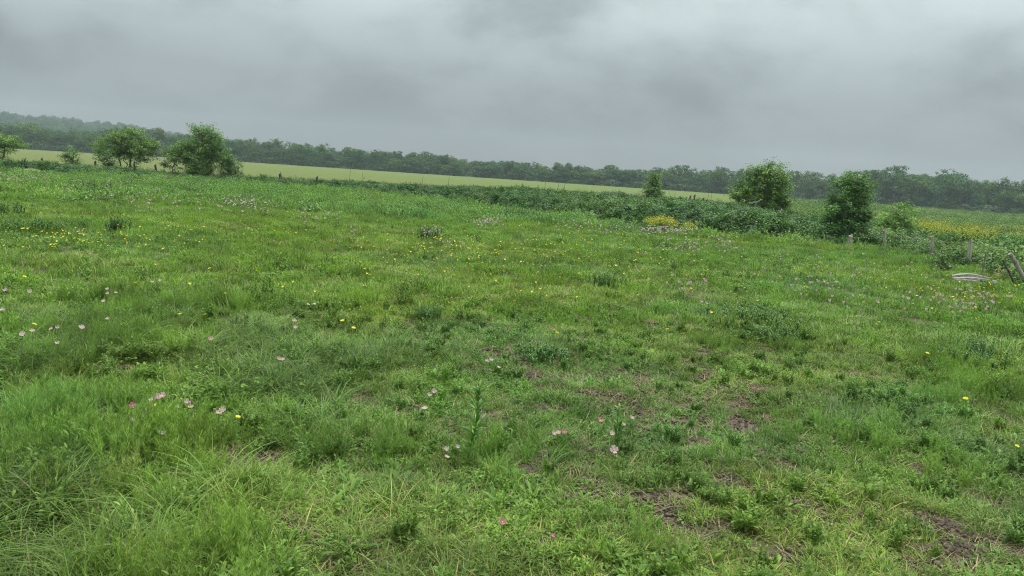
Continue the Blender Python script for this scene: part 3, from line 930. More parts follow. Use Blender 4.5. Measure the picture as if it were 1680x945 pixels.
def build_tree(name, cat, label, base, lobes, trunks, mpp, leaf=0.085, dens=1.0, seed=1, col=(1, 1, 1), group=None, bark=None, flat=1.0, shoots=0, clump=0.30):
    """lobes: (dx, up, rx, rz) in photo pixels about the base; mpp = metres per photo pixel at that distance;
    trunks: list of (dx_base, dx_top, up_top, radius metres)"""
    rr = np.random.default_rng(seed)
    root = empty(name, base)
    tag(root, label, cat, group)
    mc = MB(); mts = []
    tops = []
    for (b0, b1, up, r0) in trunks:
        y0 = rr.normal(0, 3) * mpp
        mts.append(MB())
        pts = limb(mts[-1], (b0 * mpp, y0, -0.15), (b1 * mpp, y0 + rr.normal(0, 4) * mpp, up * mpp), r0, r0 * 0.45, rr, 6, 0.04)
        tops.append(pts)
    cens = []
    for (dx, up, rx, rz) in lobes:
        cx_, cz_ = dx * mpp, up * mpp
        RX, RZ = rx * mpp, rz * mpp
        cy_ = rr.normal(0, 0.25) * RX
        cen = np.array([cx_, cy_, cz_]); cens.append(cen)
        allp = np.concatenate(tops)
        # limb from the nearest lower trunk point
        own = np.repeat(np.arange(len(tops)), [len(q) for q in tops])
        okc = allp[:, 2] < max(cz_, allp[:, 2].min() + .1)
        cand = allp[okc]; own = own[okc]
        k_ = np.argmin(np.linalg.norm(cand - cen, axis=1) + rr.random(len(cand)) * .2)
        mt = mts[own[k_]]
        limb(mt, cand[k_], cen, 0.035, 0.012, rr, 4, .06, 5)
        ns = max(8, int(38 * dens * (RX * RX * RZ) ** 0.5 / 0.5))
        for s_ in range(ns):
            d = rr.normal(size=3); d /= np.linalg.norm(d)
            q_ = rr.uniform(0.25, 1.0) ** 0.5 * rr.uniform(.80, 1.28) * (1.3 if rr.random() < .15 else 1.0)
            c0 = cen + d * np.array([RX, RX * 0.9, RZ]) * q_
            if c0[2] < 0.05: c0[2] = 0.05 + rr.random() * .2
            if s_ % 3 == 0:
                limb(mt, cen, c0, 0.012, 0.004, rr, 3, .05, 4)
            cr = clump * rr.uniform(.6, 1.25)
            nl = int(60 * (cr / .3) ** 2 * (0.085 / leaf) ** 1.6)
            o_ = rr.normal(size=(nl, 3)); o_ /= np.linalg.norm(o_, axis=1, keepdims=True)
            o_ = o_ * (rr.random((nl, 1)) ** 0.45) * np.array([1, 1, 0.6 * flat]) * cr * .8
            ax = d * [1, 1, .5] + [0, 0, .55] + rr.normal(0, .25, 3); ax /= np.linalg.norm(ax)
            o_ = o_ + ax * ((o_ @ ax)[:, None] * 1.1) + ax * cr * .35
            nr = o_ / cr * .7 + np.array([0, 0, 0.8]) + rr.normal(0, .4, (nl, 3))
            cv = rr.uniform(-0.1, 0.85)
            leaves(mc, c0 + o_, nr, leaf * rr.uniform(.6, 1.3, nl), .6, np.clip(cv + rr.normal(0, .18, nl), 0, 1), r=rr)
    for s_ in range(shoots):                       # thin leading shoots above the crown
        li_ = rr.integers(0, len(lobes)); l_ = lobes[li_]
        x0 = (l_[0] + rr.uniform(-.7, .7) * l_[2]) * mpp; z0 = (l_[1] + l_[3] * .5) * mpp; yy = rr.normal(0, .4)
        limb(mt, cens[li_], (x0, yy, z0), .014, .011, rr, 3, .04, 4)
        top = np.array([x0 + rr.uniform(-2, 6) * mpp, yy, (l_[1] + l_[3] * rr.uniform(1.1, 1.5)) * mpp])
        pts = limb(mt, (x0, yy, z0), top, .012, .004, rr, 4, .04, 4)
        nl = 26
        t = rr.random(nl)[:, None]
        c = np.array([x0, yy, z0]) * (1 - t) + top * t + rr.normal(0, .05, (nl, 3))
        leaves(mc, c, rr.normal(0, .6, (nl, 3)) + [0, 0, .6], leaf * rr.uniform(.7, 1.3, nl), .5, rr.uniform(.3, .9, nl), r=rr)
    for q_ in mts: q_.obj('trunk', bark or m_bark, root)
    cr_ = mc.obj('crown', m_crown, root)
    cr_.color = tuple(col) + (1,)
    return root


def TB(px, Y):
    return P(px, Y, 290)


k48 = 48 / F
build_tree('small_tree', 'tree', 'leaning light green tree cut by the left edge of the photo', TB(2, 50),
           [(-10, 15, 14, 14), (4, 30, 14, 10), (18, 42, 13, 8), (-4, 44, 16, 9), (28, 36, 8, 5), (-18, 34, 12, 12)], [(0, 6, 38, .07), (-8, -14, 30, .06)], 50 / F, seed=11, col=(1.0, 1.0, .9), dens=1.0)
build_tree('small_tree', 'tree', 'slim dark sapling alone in the hedge left of the multi-trunked tree', TB(117, 48),
           [(0, 8, 8, 9), (1, 20, 9, 8), (-5, 28, 9, 5), (5, 33, 8, 5), (-10, 25, 4, 3), (10, 17, 4, 5)], [(0, 2, 30, .045)], k48, seed=12, col=(.82, .9, .95), dens=1.1, clump=.24)
build_tree('shrub', 'bush', 'dense dark shrub under the left side of the multi-trunked tree', TB(174, 47),
           [(0, 12, 11, 12), (2, 24, 10, 9), (-6, 30, 8, 6)], [(0, 0, 22, .04)], 47 / F, seed=13, col=(.55, .68, .8), dens=1.3, clump=.24)
build_tree('spreading_tree', 'tree', 'airy multi-trunked tree with bare stems and a wide light green crown', TB(205, 48.5),
           [(-32, 38, 17, 14), (-46, 44, 11, 8), (52, 48, 10, 8), (0, 46, 20, 14), (-14, 52, 16, 13), (4, 60, 17, 13), (18, 50, 16, 14), (32, 44, 15, 10), (40, 52, 10, 6), (6, 38, 18, 12), (-10, 34, 12, 9), (22, 30, 12, 8),
            (14, 68, 12, 6), (-16, 66, 8, 6), (42, 38, 9, 5), (9, 18, 7, 12), (34, 28, 6, 3)], [(-8, -10, 48, .055), (8, 10, 50, .065), (12, 22, 44, .05), (1, -2, 40, .04)], k48,
           seed=14, col=(1.02, 1.0, .9), dens=.85, shoots=14)
build_tree('broad_tree', 'tree', 'biggest left tree, broad and pale leaved, its crown reaching to the ground', TB(328, 48.5),
           [(0, 12, 17, 12), (14, 10, 12, 10), (-12, 14, 12, 11), (5, 28, 22, 14), (-10, 42, 18, 11), (-32, 46, 13, 8), (-44, 38, 10, 5), (2, 60, 18, 13), (8, 74, 14, 9), (-2, 82, 9, 6), (16, 62, 14, 9),
            (28, 46, 16, 12), (-22, 32, 14, 9), (30, 68, 7, 4), (-30, 52, 9, 6), (18, 40, 16, 12)], [(0, 2, 76, .10), (4, 18, 50, .07), (-6, -28, 44, .06), (-2, -14, 46, .05)], k48,
           seed=15, col=(.88, .95, .92), dens=1.5, shoots=8)
build_tree('small_tree', 'tree', 'thin stemmed young tree touching the left of the biggest left tree', TB(285, 47.8),
           [(0, 20, 8, 10), (-4, 32, 11, 7), (-10, 40, 10, 5), (3, 36, 9, 8), (-16, 22, 4, 3)], [(2, -1, 38, .04)], k48, seed=16, col=(.9, .95, .95), dens=1.0, clump=.24)
build_tree('shrub', 'bush', 'rounded dark shrub touching the right of the biggest left tree', TB(374, 48),
           [(0, 16, 14, 14), (6, 26, 12, 12), (-7, 32, 11, 12), (2, 40, 10, 9), (12, 14, 8, 10)], [(-2, 0, 34, .06), (-12, -10, 30, .05)], k48, seed=17, col=(.62, .75, .85), dens=1.25, clump=.26)
build_tree('small_tree', 'tree', 'lone sparse sapling standing above the middle of the bramble hedge', TB(1074, 48),
           [(0, 38, 8, 9), (3, 50, 7, 7), (-3, 24, 9, 7), (-12, 20, 6, 4), (8, 18, 8, 5), (10, 32, 5, 7), (0, 10, 6, 6), (-10, 30, 4, 4), (1, 56, 6, 4)], [(0, 2, 54, .05)], k48, seed=18, col=(.85, .92, .85), dens=2.4, clump=.24)
build_tree('broad_bush', 'bush', 'big rounded bright green bush over the old rail frame', TB(1253, 37.5),
           [(0, 62, 26, 22), (-4, 88, 14, 9), (14, 90, 13, 9), (-22, 54, 20, 16), (20, 55, 20, 18), (30, 66, 13, 12), (-10, 76, 17, 11), (10, 80, 18, 11), (22, 78, 12, 9), (-34, 44, 13, 8), (0, 34, 22, 18), (20, 30, 18, 18), (34, 42, 12, 10), (14, 12, 18, 14), (-40, 52, 8, 6), (38, 34, 8, 8), (30, 10, 12, 12)],
           [(-16, -14, 60, .08), (0, 2, 66, .09), (14, 18, 60, .07), (20, 30, 56, .05)], 37.5 / F, leaf=.085, seed=19, col=(.95, 1.0, .85), dens=1.6, shoots=18, clump=.27)
build_tree('upright_bush', 'bush', 'tall dark feathery bush above the short leaning post', TB(1396, 27.2),
           [(0, 20, 26, 18), (-12, 34, 20, 16), (14, 34, 20, 16), (0, 54, 26, 18), (-20, 66, 15, 12), (18, 64, 20, 14), (0, 80, 20, 14), (20, 84, 17, 10), (-8, 98, 14, 9), (8, 102, 13, 8), (22, 94, 9, 7), (-28, 48, 9, 9), (28, 48, 9, 9)],
           [(0, 0, 90, .08), (6, 16, 84, .05), (-5, -16, 60, .05)], 27.2 / F, leaf=.065, seed=20, col=(.62, .80, .82), dens=2.6, shoots=18, clump=.24)
build_tree('loose_shrub', 'bush', 'loose light green shrub behind the tall grey post', TB(1478, 31),
           [(0, 24, 20, 16), (-14, 36, 16, 12), (10, 42, 16, 12), (2, 56, 12, 9), (-24, 20, 16, 14), (24, 22, 18, 14), (40, 14, 14, 10)], [(0, 2, 50, .03), (0, -12, 34, .025)], 31 / F, leaf=.08, seed=21, col=(1.05, 1.1, .85), dens=1.6, clump=.22)
build_tree('round_shrub', 'bush', 'low dark shrub right behind the bleached planks', TB(1566, 18.6),
           [(0, 14, 14, 11), (6, 24, 10, 9), (-8, 20, 9, 7), (3, 30, 6, 5), (12, 12, 8, 7)], [(0, 1, 26, .02)], 18.6 / F, leaf=.045, seed=22, col=(.55, .72, .80), dens=2.6, clump=.11, shoots=8)
build_tree('loose_shrub', 'bush', 'yellow green weedy shrub between the two rotten posts near the planks', TB(1612, 21),
           [(0, 14, 14, 9), (-10, 22, 9, 7), (10, 18, 10, 8)], [(0, 1, 22, .015)], 21 / F, leaf=.05, seed=23, col=(1.15, 1.05, .75), dens=2.0, clump=.14)


# ------------------------------------------------------------------ far treeline
def far_tree(seed, H=11.0, W=9.0, nl=11, lowcrown=0.15, bark=None, airy=1.0):
    rr = np.random.default_rng(seed)
    mc, mt = MB(), MB()
    tr = limb(mt, (0, 0, -.3), (rr.normal(0, .5), rr.normal(0, .5), H * .72), .22, .09, rr, 6, .03)
    for i in range(nl):
        t = (i + .5) / nl
        up = H * (lowcrown + (0.9 - lowcrown) * t)
        prof = math.sin(math.pi * min(1, .22 + .72 * t)) ** .7
        q_ = W * .5 * prof * rr.uniform(.25, .8)
        a = i * 2.4 + rr.normal(0, .4)
        cen = np.array([math.cos(a) * q_, math.sin(a) * q_, up])
        k_ = min(len(tr) - 1, max(1, int(t * 6)))
        limb(mt, tr[k_ - 1], cen, .10, .03, rr, 3, .06, 4)
        RX = W * .5 * rr.uniform(.38, .58); RZ = H * rr.uniform(.09, .14)
        ns = int(24 * airy)
        d = rr.normal(size=(ns, 3)); d /= np.linalg.norm(d, axis=1, keepdims=True)
        cs = cen + d * np.array([RX, RX, RZ]) * rr.uniform(.6, 1.05, (ns, 1))
        for c0 in cs:
            m_ = 18
            o_ = rr.normal(0, .38, (m_, 3)) * [1, 1, .6]
            nr = o_ + [0, 0, .7] + rr.normal(0, .4, (m_, 3))
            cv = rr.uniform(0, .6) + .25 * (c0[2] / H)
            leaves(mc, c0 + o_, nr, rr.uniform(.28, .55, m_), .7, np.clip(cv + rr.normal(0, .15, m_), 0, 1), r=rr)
    return mc.mesh('crown', m_far), mt.mesh('trunk', bark or m_bark), mc, mt


KINDS = [('rounded dense', far_tree(301, 10.5, 10, 13, .12)), ('broad spreading', far_tree(302, 10, 12.5, 14, .18)), ('tall narrow', far_tree(303, 13, 7.5, 13, .15)),
         ('loose pale-stemmed', far_tree(304, 11.5, 8, 9, .40, m_palebark, .7)), ('lumpy dome-shaped', far_tree(305, 9.5, 11, 12, .10)), ('half-bare pale-stemmed', far_tree(306, 12, 8.5, 8, .45, m_palebark, .5))]
top_h = lambda px: np.interp(px, [-400, 0, 130, 250, 400, 480, 600, 740, 850, 950, 1070, 1170, 1250, 1350, 1465, 1560, 1680, 2000], [38, 36, 36, 42, 34, 36, 31, 30, 28, 28, 33, 38, 36, 40, 56, 54, 50, 48])
SEGS = [(-999, 20, 'beyond the leftmost leaning tree'), (20, 110, 'left of the slim dark sapling'), (110, 165, 'right behind the slim dark sapling'), (165, 255, 'behind the multi-trunked tree'),
        (255, 400, 'behind the biggest left tree'), (400, 560, 'just right of the biggest left tree'), (560, 760, 'across mid field'), (760, 930, 'well left of the lone middle sapling'),
        (930, 1050, 'close left of the lone middle sapling'), (1050, 1110, 'right behind the lone middle sapling'), (1110, 1200, 'left of the big bright bush'), (1200, 1300, 'behind the big bright bush'),
        (1300, 1360, 'between the two right bushes'), (1360, 1440, 'behind the tall dark bush'), (1440, 1560, 'above the tall grey post'), (1560, 3000, 'at the right end')]
HUES = [('dark green', (.80, .85, .95)), ('mid green', (1.05, 1.0, .9)), ('pale green', (1.45, 1.3, 1.0)), ('blue green', (.75, .95, 1.25))]
rr = np.random.default_rng(99)
px = -260.0
ntl = 0
proto_done = {}
while px < 1960:
    right = px > 1290
    for row in range(2):
        ppx = px + rr.normal(0, 6) + (9 if row else 0)
        a0 = ray(ppx, 300); a_ = a0.x / a0.y
        Y = float(treeline_Y(a_)) + (2 + 4 * rr.random() if row == 0 else 10 + 6 * rr.random())
        bx, by, bz = P(ppx, Y)
        ki = rr.choice(6, p=[.15, .1, .15, .27, .08, .25] if right and row == 0 else [.28, .22, .13, .05, .28, .04])
        kn, (mcr, mtr, _, _) = KINDS[ki]
        hn, hc = HUES[rr.choice(4, p=[.35, .33, .14, .18])]
        H0 = [10.5, 10, 13, 11.5, 9.5, 12][ki]
        target = float(top_h(ppx)) * Y / F * (rr.uniform(.85, 1.22) if row else rr.uniform(.55, 1.08))
        sx = target / H0
        seg = next(s_[2] for s_ in SEGS if s_[0] <= ppx < s_[1])
        root = empty('tree', (bx, by, bz), rr.random() * 6.28)
        tag(root, f'{hn} {kn} far tree {seg}' if row == 0 else f'{hn} {kn} rear far tree {seg}', 'tree', 'trees of the far wood edge')
        sw = rr.uniform(.85, 1.15) * min(1.25, max(.8, sx))
        for nm, me_ in (('crown', mcr), ('trunk', mtr)):
            o = bpy.data.objects.new(nm, me_)
            COL.objects.link(o); o.parent = root
            j = rr.uniform(.88, 1.12)
            o.color = (hc[0] * j, hc[1] * j, hc[2] * j, 1)
        root.scale = (sw, sw, sx)
        ntl += 1
    px += rr.uniform(17, 26)

from collections import defaultdict
dd_ = defaultdict(list)
for o in COL.objects:
    if o.get('group') == 'trees of the far wood edge':
        dd_[o['label']].append(o)
for lb, os_ in dd_.items():
    os_.sort(key=lambda o: o.location.x / o.location.y)
    if len(os_) > 1:
        for o, wd in zip(os_, ['left one', 'right one'] if len(os_) == 2 else ['left one', 'middle one', 'right one', 'last one']):
            o['label'] = f'{lb}, {wd}'

# undergrowth at the foot of the wood, the wood behind it, and the wooded ridge
UG = [p_spray(150, 1.7, 2.0, .42, m_farinst, 'undergrowth', .7)]
n = 1400
a_ = rng.uniform(-.95, .95, n)
y = treeline_Y(a_) + rng.uniform(-1.5, 5, n); x = a_ * y
tn = np.tile([.95, .95, 1.0, 1.0], (n, 1)) * (0.7 + .6 * rng.random(n))[:, None]
scatter('wood_edge_undergrowth', 'low dark undergrowth at the foot of the far wood', 'undergrowth', UG, place(x, y), yawrot(n, .1), sc3(.5 + .7 * rng.random(n)), tn, np.zeros(n, int))
FW = []
for kn, (a1, b1, mcx, mtx) in KINDS[:3]:
    mm = MB()
    for V_, f_, v_ in zip(mcx.v, mcx.f, mcx.a):
        mm.v.append(V_); mm.f.append(f_); mm.a.append(v_); mm.mi.append(np.zeros(len(f_)))
    mm.n = mcx.n
    FW.append(proto(mm, [m_farinst], 'wood_crown'))
n = 900
a_ = rng.uniform(-.95, .95, n)
y = treeline_Y(a_) + 18 + 60 * rng.random(n); x = a_ * y
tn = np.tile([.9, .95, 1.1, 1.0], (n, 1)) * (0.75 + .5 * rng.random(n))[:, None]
pxs = 840 + a_ * 1290
scl_ = (rng.uniform(.70, .95, n) * top_h(pxs) * y / F / 11.0 * .92)
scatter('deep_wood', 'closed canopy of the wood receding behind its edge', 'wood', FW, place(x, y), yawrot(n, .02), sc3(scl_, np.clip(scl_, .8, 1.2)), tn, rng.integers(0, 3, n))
n = 2600
y = 640 + 480 * rng.random(n); a_ = -.95 + .62 * rng.random(n) ** 1.2; x = a_ * y
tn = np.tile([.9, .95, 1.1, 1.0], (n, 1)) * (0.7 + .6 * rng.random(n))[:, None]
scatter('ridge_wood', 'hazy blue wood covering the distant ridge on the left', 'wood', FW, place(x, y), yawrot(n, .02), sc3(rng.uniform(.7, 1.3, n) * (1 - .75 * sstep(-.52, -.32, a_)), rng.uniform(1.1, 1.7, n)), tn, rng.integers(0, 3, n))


# ------------------------------------------------------------------ fence posts, rails, planks
def post(label, px, Y, h, r_, lean_deg=0.0, mat=None, square=False, fwd=0.0, name='fence_post', group='old fence posts', sunk=0.25, seed=0, cat='post'):
    rr = np.random.default_rng(seed + int(px))
    x_, y_, z_ = P(px, Y)
    mb_ = MB()
    sides = 4 if square else 9
    t = np.linspace(0, 1, 7)
    ln = math.tan(R(lean_deg))
    pts = np.stack([ln * h * t + rr.normal(0, r_ * .12, 7), fwd * h * t + rr.normal(0, r_ * .12, 7), -sunk + (h + sunk) * t], -1)
    pts[0] = (-ln * sunk, 0, -sunk)
    rads = r_ * (1.08 - .14 * t) * rr.uniform(.93, 1.07, 7)
    tube(mb_, pts, rads, sides, cap=True)
    # split, broken top: a tapering sliver beside the sawn end
    tp = pts[-1]
    tube(mb_, [tp + [r_ * .35, 0, -.02], tp + [r_ * .4, r_ * .1, r_ * .9]], [r_ * .55, r_ * .18], 5)
    o = mb_.obj(name, mat or m_post, None, smooth=not square, loc=(x_, y_, z_))
    tag(o, label, cat, group)
    return o


def post_px(label, pxb, pyb, pxt, pyt, Y, r_, mat=None, name='fence_post', group='old fence posts', cat='post', down=0.45, square=False):
    """post whose visible foot and top are seen at the two given photo pixels, standing at distance Y"""
    vb, vt = ray(pxb, pyb), ray(pxt, pyt)
    b = np.array([vb.x / vb.y * Y, Y, CAM_H + vb.z / vb.y * Y]); t = np.array([vt.x / vt.y * Y, Y, CAM_H + vt.z / vt.y * Y])
    d = (t - b) / np.linalg.norm(t - b)
    gz = float(ground_z(b[0], b[1]))
    foot = b - d * max((b[2] - gz) / max(d[2], .3) + .25, .1)
    rr = np.random.default_rng(int(pxb * 3 + pyb))
    L = np.linalg.norm(t - foot)
    s_ = np.linspace(0, 1, 8)
    pts = foot + (t - foot) * s_[:, None] + rr.normal(0, r_ * .15, (8, 3)) * [1, 1, 0]
    org = np.array([foot[0], foot[1], gz])
    mb_ = MB()
    tube(mb_, pts - org, r_ * rr.uniform(.9, 1.08, 8) * (1.05 - .12 * s_), 4 if square else 9)
    tp = pts[-1] - org
    tube(mb_, [tp + [r_ * .3, 0, -.03], tp + [r_ * .45, 0, r_ * 1.0]], [r_ * .55, r_ * .2], 5)
    o = mb_.obj(name, mat or m_post, None, loc=tuple(org))
    tag(o, label, cat, group)
    return o, pts


post_px('short round post leaning at the foot of the tall dark bush', 1392, 410, 1396, 387, 25.5, .07)
post_px('tallest upright grey post, standing clear right of the tall dark bush', 1453, 423, 1450.5, 378, 24.6, .052, square=True)
post_px('thin pale stake close right of the tallest grey post', 1464.5, 412, 1466, 384, 27, .018, name='stake', cat='stake', group='thin stakes')
post_px('dim grey post among weeds left of the planks shrub', 1527, 428, 1530, 388, 22.5, .05)
post_px('short stout post in front of the yellow mustard, leaning right', 1590, 414, 1593, 395, 20.5, .055)
post_px('heavy rotten post at the right edge, leaning sharply left', 1690, 470, 1657, 416, 15.6, .042, m_post)
post_px('small broken slanting post left of the heavy rotten post', 1652, 440, 1645, 426, 16.5, .022, m_postdark)
post_px('thin pale upright stick between planks and heavy rotten post', 1613, 438, 1617, 416, 18, .012, m_stick, name='stake', cat='stake', group='thin stakes')
post_px('slim post in the hedge below the young stem, left of the big tree', 258.5, 292, 254.5, 271, 48, .07, m_postdark)
post_px('short dark post in the hedge left of the dark shrub', 156.5, 275, 156.5, 265, 47, .07, m_postdark)
post_px('dark stub rising from the far left end of the hedge', 69.5, 270, 69, 260, 48, .07, m_postdark)
post_px('crooked dark post just right of the rounded dark shrub', 400, 292, 396.5, 283, 48.5, .08, m_postdark)
post_px('grey post leaning beside the trunk gap of the biggest left tree', 361, 296, 357, 276, 47.5, .05)
post_px('vine-topped dark post first of the open hedge stretch', 460, 294, 459, 285, 49, .09, m_postdark)
post_px('dark post in the lumpy leafy part of the open hedge', 520, 297, 520, 290, 49.5, .07, m_postdark)
post_px('dark post left of the pale stems in the central hedge', 695, 312, 694, 306, 51, .06, m_postdark)
post_px('grey slanting post in the central hedge before the low middle of the field', 766, 320, 764, 309, 51, .07)
post_px('leaning grey post at the left start of the thick brambles', 816, 320, 813, 311, 51, .08)
post_px('left one of the two dark slanting posts right of the lone sapling', 1131, 334, 1133, 321, 48, .06, m_postdark)
post_px('right one of the two dark slanting posts right of the lone sapling', 1137.5, 334, 1140, 320, 48, .06, m_postdark)
post_px('short dark stub right of the pair of slanting posts', 1153.5, 332, 1154.5, 325, 47, .06, m_postdark)
post_px('pale forked dead stem left of the lone sapling', 1057, 334, 1059, 318, 47, .045, m_palebark, name='dead_stem', cat='dead stem', group='dead stems')
# tall thin metal stakes and dead stalks against the field
for i, (a_, t_, b_, lab) in enumerate([(573, 276, 302, 'thin dark line post before the field right of the biggest left tree'), (593, 284, 300, 'second thin line post, close right of the first'),
                                       (692, 289, 308, 'thin line post over the central hedge left of the grey slanting post'), (735, 290, 310, 'hair-thin line post before the slanting grey post'),
                                       (893, 298, 318, 'hair-thin line post over the thick brambles'), (914, 300, 318, 'slanting hair-thin stake over the thick brambles'),
                                       (925, 301, 318, 'hair-thin stake right of the slanting one'), (1052, 311, 330, 'hair-thin stake close left of the lone sapling'),
                                       (1161, 316, 330, 'thin brown stalk above the short dark stub'), (1166, 317, 330, 'thin brown stalk right of its twin above the brambles'),
                                       (1106, 316, 328, 'hair-thin stake between lone sapling and the slanting pair')]):
    post_px(lab, a_, b_, a_ + (2 if i != 5 else 3), t_, 51, .012, m_wire, name='stake', cat='stake', group='thin stakes')


def seg3(px, py, Y):
    v = ray(px, py)
    return np.array([v.x / v.y * Y, Y, CAM_H + v.z / v.y * Y])


def beam(pts, w_, h_, name, mat, parent=None, org=(0, 0, 0), wave=0.0):
    """rectangular timber along a polyline"""
    pts = np.asarray(pts, float) - np.asarray(org)
    V = []
    for i, p in enumerate(pts):
        d = pts[min(i + 1, len(pts) - 1)] - pts[max(i - 1, 0)]; d /= np.linalg.norm(d)
        s_ = np.cross(d, [0, 0, 1.0]); s_ /= np.linalg.norm(s_); u_ = np.cross(s_, d)
        V += [p - s_ * w_ / 2 - u_ * h_ / 2, p + s_ * w_ / 2 - u_ * h_ / 2, p + s_ * w_ / 2 + u_ * h_ / 2, p - s_ * w_ / 2 + u_ * h_ / 2]
    f = []
    for i in range(len(pts) - 1):
        for j in range(4):
            f.append([i * 4 + j, i * 4 + (j + 1) % 4, i * 4 + 4 + (j + 1) % 4, i * 4 + 4 + j])
    f += [[0, 1, 2, 3]]
    e = (len(pts) - 1) * 4
    f += [[e + 3, e + 2, e + 1, e]]
    mb_ = MB(); mb_.add(V, f)
    return mb_.obj(name, mat, parent, smooth=False)


# rail frame under the big bush
o0 = P(1232, 34.6)
rf = empty('rail_frame', o0)
tag(rf, 'grey wooden rail frame half buried in brambles below the big bright bush', 'rail frame')
org = np.array(o0)
beam([seg3(1226.5, 343, 34.6), seg3(1240, 350, 34.4)], .05, .07, 'rail', m_plank, rf, org)
beam([seg3(1226.5, 351, 34.6), seg3(1238, 358, 34.4)], .05, .06, 'rail', m_plank, rf, org)
beam([seg3(1226, 366, 34.66), seg3(1226, 341, 34.66)], .07, .06, 'upright', m_post, rf, org)
beam([seg3(1240.5, 368, 34.46), seg3(1241, 340, 34.46)], .07, .06, 'upright', m_postdark, rf, org)
beam([seg3(1229, 333, 36), seg3(1243, 331, 36), seg3(1250, 327, 36)], .05, .05, 'top_rail', m_plank, rf, org)
tr_ = beam([seg3(1150, 334.5, 38), seg3(1183, 339, 37.4), seg3(1217, 341.5, 37)], .07, .06, 'fence_rail', m_plank, None, P(1183, 37.4))
tr_.location = P(1183, 37.4)
tag(tr_, 'long bleached rail lying across the brambles left of the big bush', 'rail')
post_px('stout grey post deep under the right side of the big bright bush', 1281, 362, 1281, 345, 35.2, .09)
post_px('lower thin post left of the stout one under the big bush', 1275, 364, 1275, 354, 35, .045)

# bleached warped planks lying stacked beside the low dark shrub
pb = P(1595, 17.4)
pb = (pb[0], pb[1], pb[2])
pl = empty('plank_stack', pb)
tag(pl, 'short stack of bleached warped planks lying in the grass by the right fence', 'planks')
org = np.array(pb)


def plank(p0, p1, bow, w_, h_, dy, mat=m_plank):
    a = seg3(*p0, 17.4 + dy); b = seg3(*p1, 17.4 + dy - .15)
    t = np.linspace(0, 1, 7)[:, None]
    pts = a + (b - a) * t + np.array([0, 0, 1.0]) * np.sin(t * np.pi) * bow
    beam(pts, w_, h_, 'plank', mat, pl, org)


plank((1561, 453.0), (1612, 454.0), .045, .20, .035, 0.12)
plank((1574, 454.2), (1623, 456.6), .030, .17, .030, .05, m_post)
plank((1562, 457.0), (1621, 459.6), .030, .24, .040, -.04)
plank((1561, 461.0), (1606, 462.6), .020, .20, .045, -.16, m_post)
plank((1568, 464.8), (1602, 465.8), .006, .26, .035, -.26)
for k_, (px_, py_) in enumerate([(1632, 462), (1634, 466)]):
    x_, y_, z_ = G(px_, py_, .08)
    mb_ = MB(); rr = np.random.default_rng(k_ + 5)
    bmr = 10
    th = np.linspace(0, 2 * np.pi, bmr, endpoint=False)
    V = []
    for j, (zz, q_) in enumerate([(0.0, .9), (.04, 1.0), (.09, .75), (.11, .3)]):
        V += [[math.cos(a) * .09 * q_ * rr.uniform(.85, 1.15), math.sin(a) * .06 * q_ * rr.uniform(.85, 1.15), zz] for a in th]
    f = [[i * bmr + j, i * bmr + (j + 1) % bmr, (i + 1) * bmr + (j + 1) % bmr, (i + 1) * bmr + j] for i in range(3) for j in range(bmr)]
    mb_.add(V, f); mb_.add(V[-bmr:], [list(range(bmr))])
    o = mb_.obj('stone', m_plank, None, loc=(x_, y_, z_))
    tag(o, 'pale fieldstone near the right end of the planks' if k_ == 0 else 'lower pale fieldstone in front of its neighbour by the planks', 'stone', 'pale stones by the planks')

# sagging wires between the right posts
wr = MB()
def wire(pA, pB, sag=.06):
    t = np.linspace(0, 1, 9)[:, None]
    pts = np.asarray(pA) + (np.asarray(pB) - np.asarray(pA)) * t - np.array([0, 0, sag]) * np.sin(np.pi * t)
    tube(wr, pts, .006, 4)
for dz in (0, .35):
    A_ = seg3(1396, 390, 25.5) - [0, 0, dz]; B2 = seg3(1451, 383, 24.6) - [0, 0, dz]; C2 = seg3(1530, 392, 22.5) - [0, 0, dz]; D2 = seg3(1592, 398, 20.5) - [0, 0, dz]
    wire(A_, B2); wire(B2, C2); wire(C2, D2)
tag(wr.obj('fence_wire', m_wire), 'rusty wires sagging between the right-hand posts', 'wire')

# ------------------------------------------------------------------ weeds that stand out of the meadow
def weed_plant(label, px, py, h, nst, leaf, w_, col, name='leafy_weed', per=14, spread=.10, seed=0, lean=.35, cat='weed', topflower=None, narrow=False, group=None):
    rr = np.random.default_rng(seed)
    x_, y_, z_ = G(px, py)
    root = empty(name, (x_, y_, z_))
    tag(root, label, cat, group)
    ms_, ml_ = MB(), MB()
    for s in range(nst):
        b0 = rr.normal(0, spread * .5, 2); yaw = math.atan2(b0[1], b0[0]) + rr.normal(0, .5); ln = rr.uniform(0, lean); hh = h * rr.uniform(.6, 1.05) if nst > 1 else h
        t = np.sort(rr.uniform(.10 if narrow else .05, 1, per))
        c = np.stack([b0[0] + math.cos(yaw) * ln * hh * t, b0[1] + math.sin(yaw) * ln * hh * t, hh * t], -1)
        tube(ms_, [c[0] * [1, 1, 0] + [0, 0, -.02], c[len(c) // 2], c[-1]], [.005, .004, .002] if h < .7 else [.007, .005, .002], 5)
        yaws = np.arange(per) * 2.4 + rr.normal(0, .3, per)
        bl_lean = rr.uniform(.35, .65, per) if narrow else rr.uniform(.3, .9, per)
        blades(ml_, c, yaws, leaf * (1.1 - .6 * t ** 2) * rr.uniform(.8, 1.2, per), w_ * (1.1 - .4 * t), bl_lean, rr.uniform(.0, .55, per), 4, prof='oval', cup=.4, var=rr.random(per))
    ms_.obj('stem', m_stem, root)
    lf = ml_.obj('foliage', m_plant, root)
    lf.color = tuple(col) + (1,)
    return root


